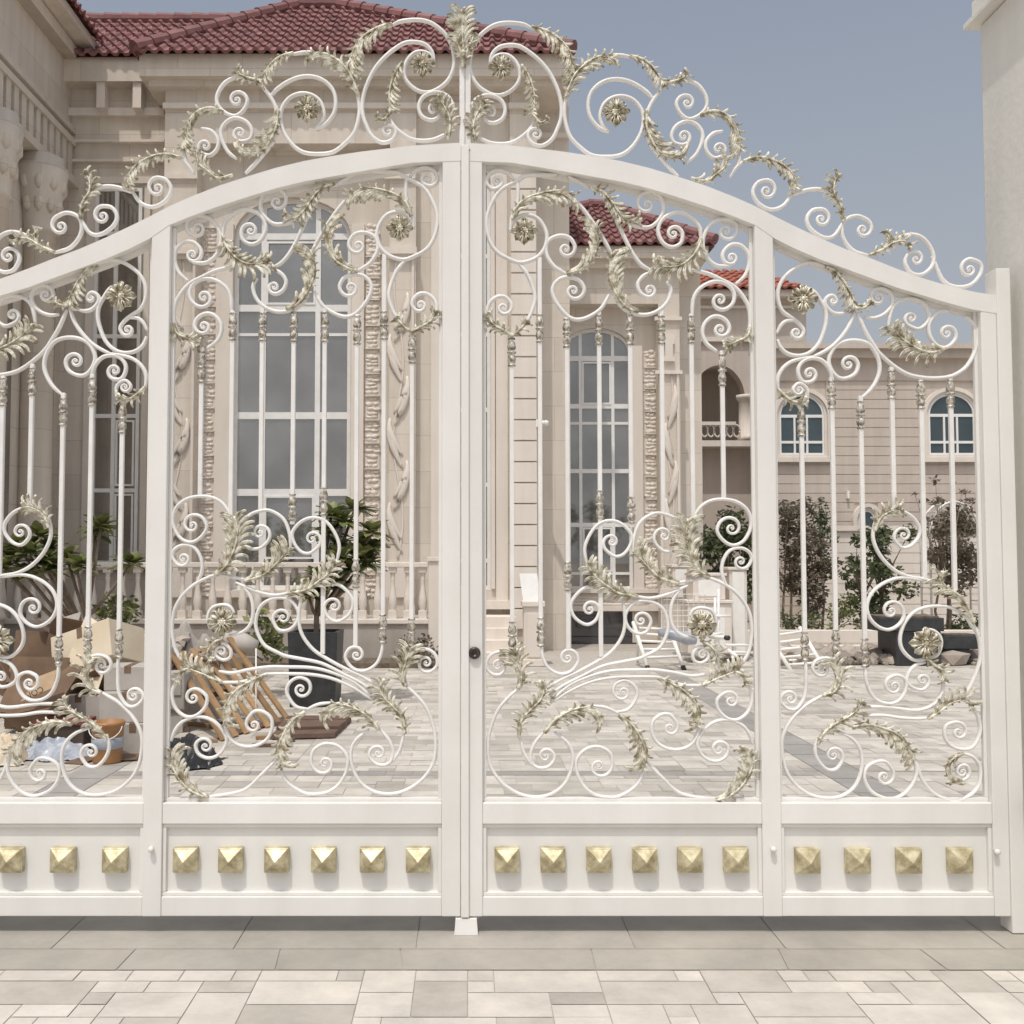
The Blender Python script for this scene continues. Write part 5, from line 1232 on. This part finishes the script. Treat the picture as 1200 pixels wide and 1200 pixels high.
# loose timber and broken stone round the pallet
rr_ = random.Random(21)
for i in range(11):
    p = G(rr_.uniform(205, 345), rr_.uniform(845, 886)); a = rr_.uniform(-.6, .6); L = rr_.uniform(.18, .5); k = MB(); s_ = rr_.uniform(.012, .022)
    k.obox(Matrix.Translation((p.x, p.y + .1, s_ + .001)) @ Matrix.Rotation(a, 4, 'Z'), L, s_ * 2.2, s_ * 2, .002)
    tag(build('timber_offcut', k, 'wood_dark' if i % 3 else 'wood', thing_origin=(p.x, p.y + .1, 0)), 'short timber offcut lying on the paving round the foot of the pallet', 'timber offcut', 'timber offcuts round the pallet')
for i in range(16):
    p = W(rr_.uniform(190, 255), 770, rr_.uniform(9.7, 10.4)); k = MB(); r = rr_.uniform(.05, .12); z = rr_.uniform(.45, .8)
    k.ball((p.x, p.y, z), r, 1, (rr_.uniform(.9, 1.8), 1, rr_.uniform(.5, .9)), .3, False)
    tag(build('rubble_stone', k, 'rock', thing_origin=(p.x, p.y, z)), 'broken grey stone piled on the dust sheet bundle behind the pallet', 'stone', 'rubble stones behind the pallet')
for i, (x0, y0, x1, y1) in enumerate(((60, 905, 120, 892), (0, 890, 50, 880), (128, 897, 165, 893))):
    a, b = G(x0, y0), G(x1, y1 - 6); k = MB(); c = (a + b) / 2; k.obox(Matrix.Translation((c.x, c.y + .12, .008 + .004 * i)) @ Matrix.Rotation(.2 * i - .2, 4, 'Z'), abs(b.x - a.x), .3, .008)
    tag(build('flattened_card', k, ('card', 'card_grey', 'card')[i], thing_origin=c), ('flat brown card under the blue plastic sheet and tub', 'flat grey card at the photo edge under the cream sack', 'flat brown card at the foot of the gate post side cartons')[i], 'cardboard')

# loose carton flap with its printed letters, lying upside down
fl = [W(24, 823, 8.15), W(63, 806, 8.15), W(67, 785, 8.3), W(46, 793, 8.25)]
fo = board('carton_flap', 'torn tan carton flap printed with upside down letters among the brown cartons', 'cardboard', fl, .006, 'card_tan')
cu = bpy.data.curves.new('print', 'FONT'); cu.body = 'CON'; cu.size = 1; tmp = bpy.data.objects.new('print_source', cu); COL.objects.link(tmp); bpy.context.view_layer.update()
tm = bpy.data.meshes.new_from_object(tmp.evaluated_get(bpy.context.evaluated_depsgraph_get())); bpy.data.objects.remove(tmp)
p0, p1 = W(49.5, 804, 8.13), W(28.5, 813.5, 8.13); u = (p1 - p0); wd_ = max(v.co.x for v in tm.vertices); u = u / wd_; v_ = Vector((-u.z, 0, u.x)); v_ = v_ if v_.z < 0 else -v_
k = MB(); k.add([p0 + u * v.co.x + v_ * v.co.y * .95 for v in tm.vertices], [list(f.vertices) for f in tm.polygons]); build('print', k, 'black', fo, fixn=False)
SUN_E, SKY_S, SKY_AIR, SKY_DUST, SKY_OZ, EXPO = 2.05, .12, 1.0, 3.0, 1.0, 0.0
HAZE = (.42, .443, .475)
AUREOLE = (1.12, 1.07, .98)
# ------------------------------------------------------------------ light, sky, render
SUN = Vector((-.16, -.42, 1)).normalized()
sl = bpy.data.lights.new('sun', 'SUN'); so = bpy.data.objects.new('sun', sl); COL.objects.link(so)
sl.energy = SUN_E; sl.angle = math.radians(.6); sl.color = (1, .965, .91)
so.rotation_euler = (-SUN).to_track_quat('-Z', 'Y').to_euler(); so.location = (-4, -10, 25)
w = bpy.data.worlds.new('World'); scene.world = w; w.use_nodes = True
nt = w.node_tree; bg = nt.nodes['Background']
sky = nt.nodes.new('ShaderNodeTexSky'); sky.sky_type = 'NISHITA'; sky.sun_disc = False
sky.sun_elevation = math.asin(SUN.z); sky.sun_rotation = math.atan2(SUN.x, SUN.y)
sky.altitude = 0; sky.air_density = SKY_AIR; sky.dust_density = SKY_DUST; sky.ozone_density = SKY_OZ

tcw = nt.nodes.new('ShaderNodeTexCoord'); sx = nt.nodes.new('ShaderNodeSeparateXYZ'); nt.links.new(tcw.outputs['Generated'], sx.inputs[0])
hz = nt.nodes.new('ShaderNodeMapRange'); hz.inputs[1].default_value = 0; hz.inputs[2].default_value = .75; hz.inputs[3].default_value = .95; hz.inputs[4].default_value = .38; hz.interpolation_type = 'SMOOTHERSTEP'
nt.links.new(sx.outputs['Z'], hz.inputs[0])
mxw = nt.nodes.new('ShaderNodeMix'); mxw.data_type = 'RGBA'; nt.links.new(hz.outputs[0], mxw.inputs[0]); nt.links.new(sky.outputs[0], mxw.inputs[6]); mxw.inputs[7].default_value = (HAZE[0] / SKY_S, HAZE[1] / SKY_S, HAZE[2] / SKY_S, 1)   # dusty air lightens the sky towards the horizon
# dust scatters a broad bright aureole round the sun
nrm = nt.nodes.new('ShaderNodeVectorMath'); nrm.operation = 'DOT_PRODUCT'; nt.links.new(tcw.outputs['Generated'], nrm.inputs[0]); nrm.inputs[1].default_value = SUN
mxd = nt.nodes.new('ShaderNodeMath'); mxd.operation = 'MAXIMUM'; mxd.inputs[1].default_value = 0; nt.links.new(nrm.outputs['Value'], mxd.inputs[0])
pw = nt.nodes.new('ShaderNodeMath'); pw.operation = 'POWER'; pw.inputs[1].default_value = 5; nt.links.new(mxd.outputs[0], pw.inputs[0])
au = nt.nodes.new('ShaderNodeVectorMath'); au.operation = 'SCALE'; au.inputs[0].default_value = [c / SKY_S for c in AUREOLE]; nt.links.new(pw.outputs[0], au.inputs['Scale'])
ad_ = nt.nodes.new('ShaderNodeVectorMath'); ad_.operation = 'ADD'; nt.links.new(mxw.outputs[2], ad_.inputs[0]); nt.links.new(au.outputs[0], ad_.inputs[1])
nt.links.new(ad_.outputs[0], bg.inputs['Color']); bg.inputs['Strength'].default_value = SKY_S
scene.render.engine = 'CYCLES'
vs = scene.view_settings; vs.view_transform = 'Standard'; vs.look = 'None'; vs.gamma = 1; vs.exposure = EXPO
scene.cycles.max_bounces = 6; scene.cycles.use_denoising = True
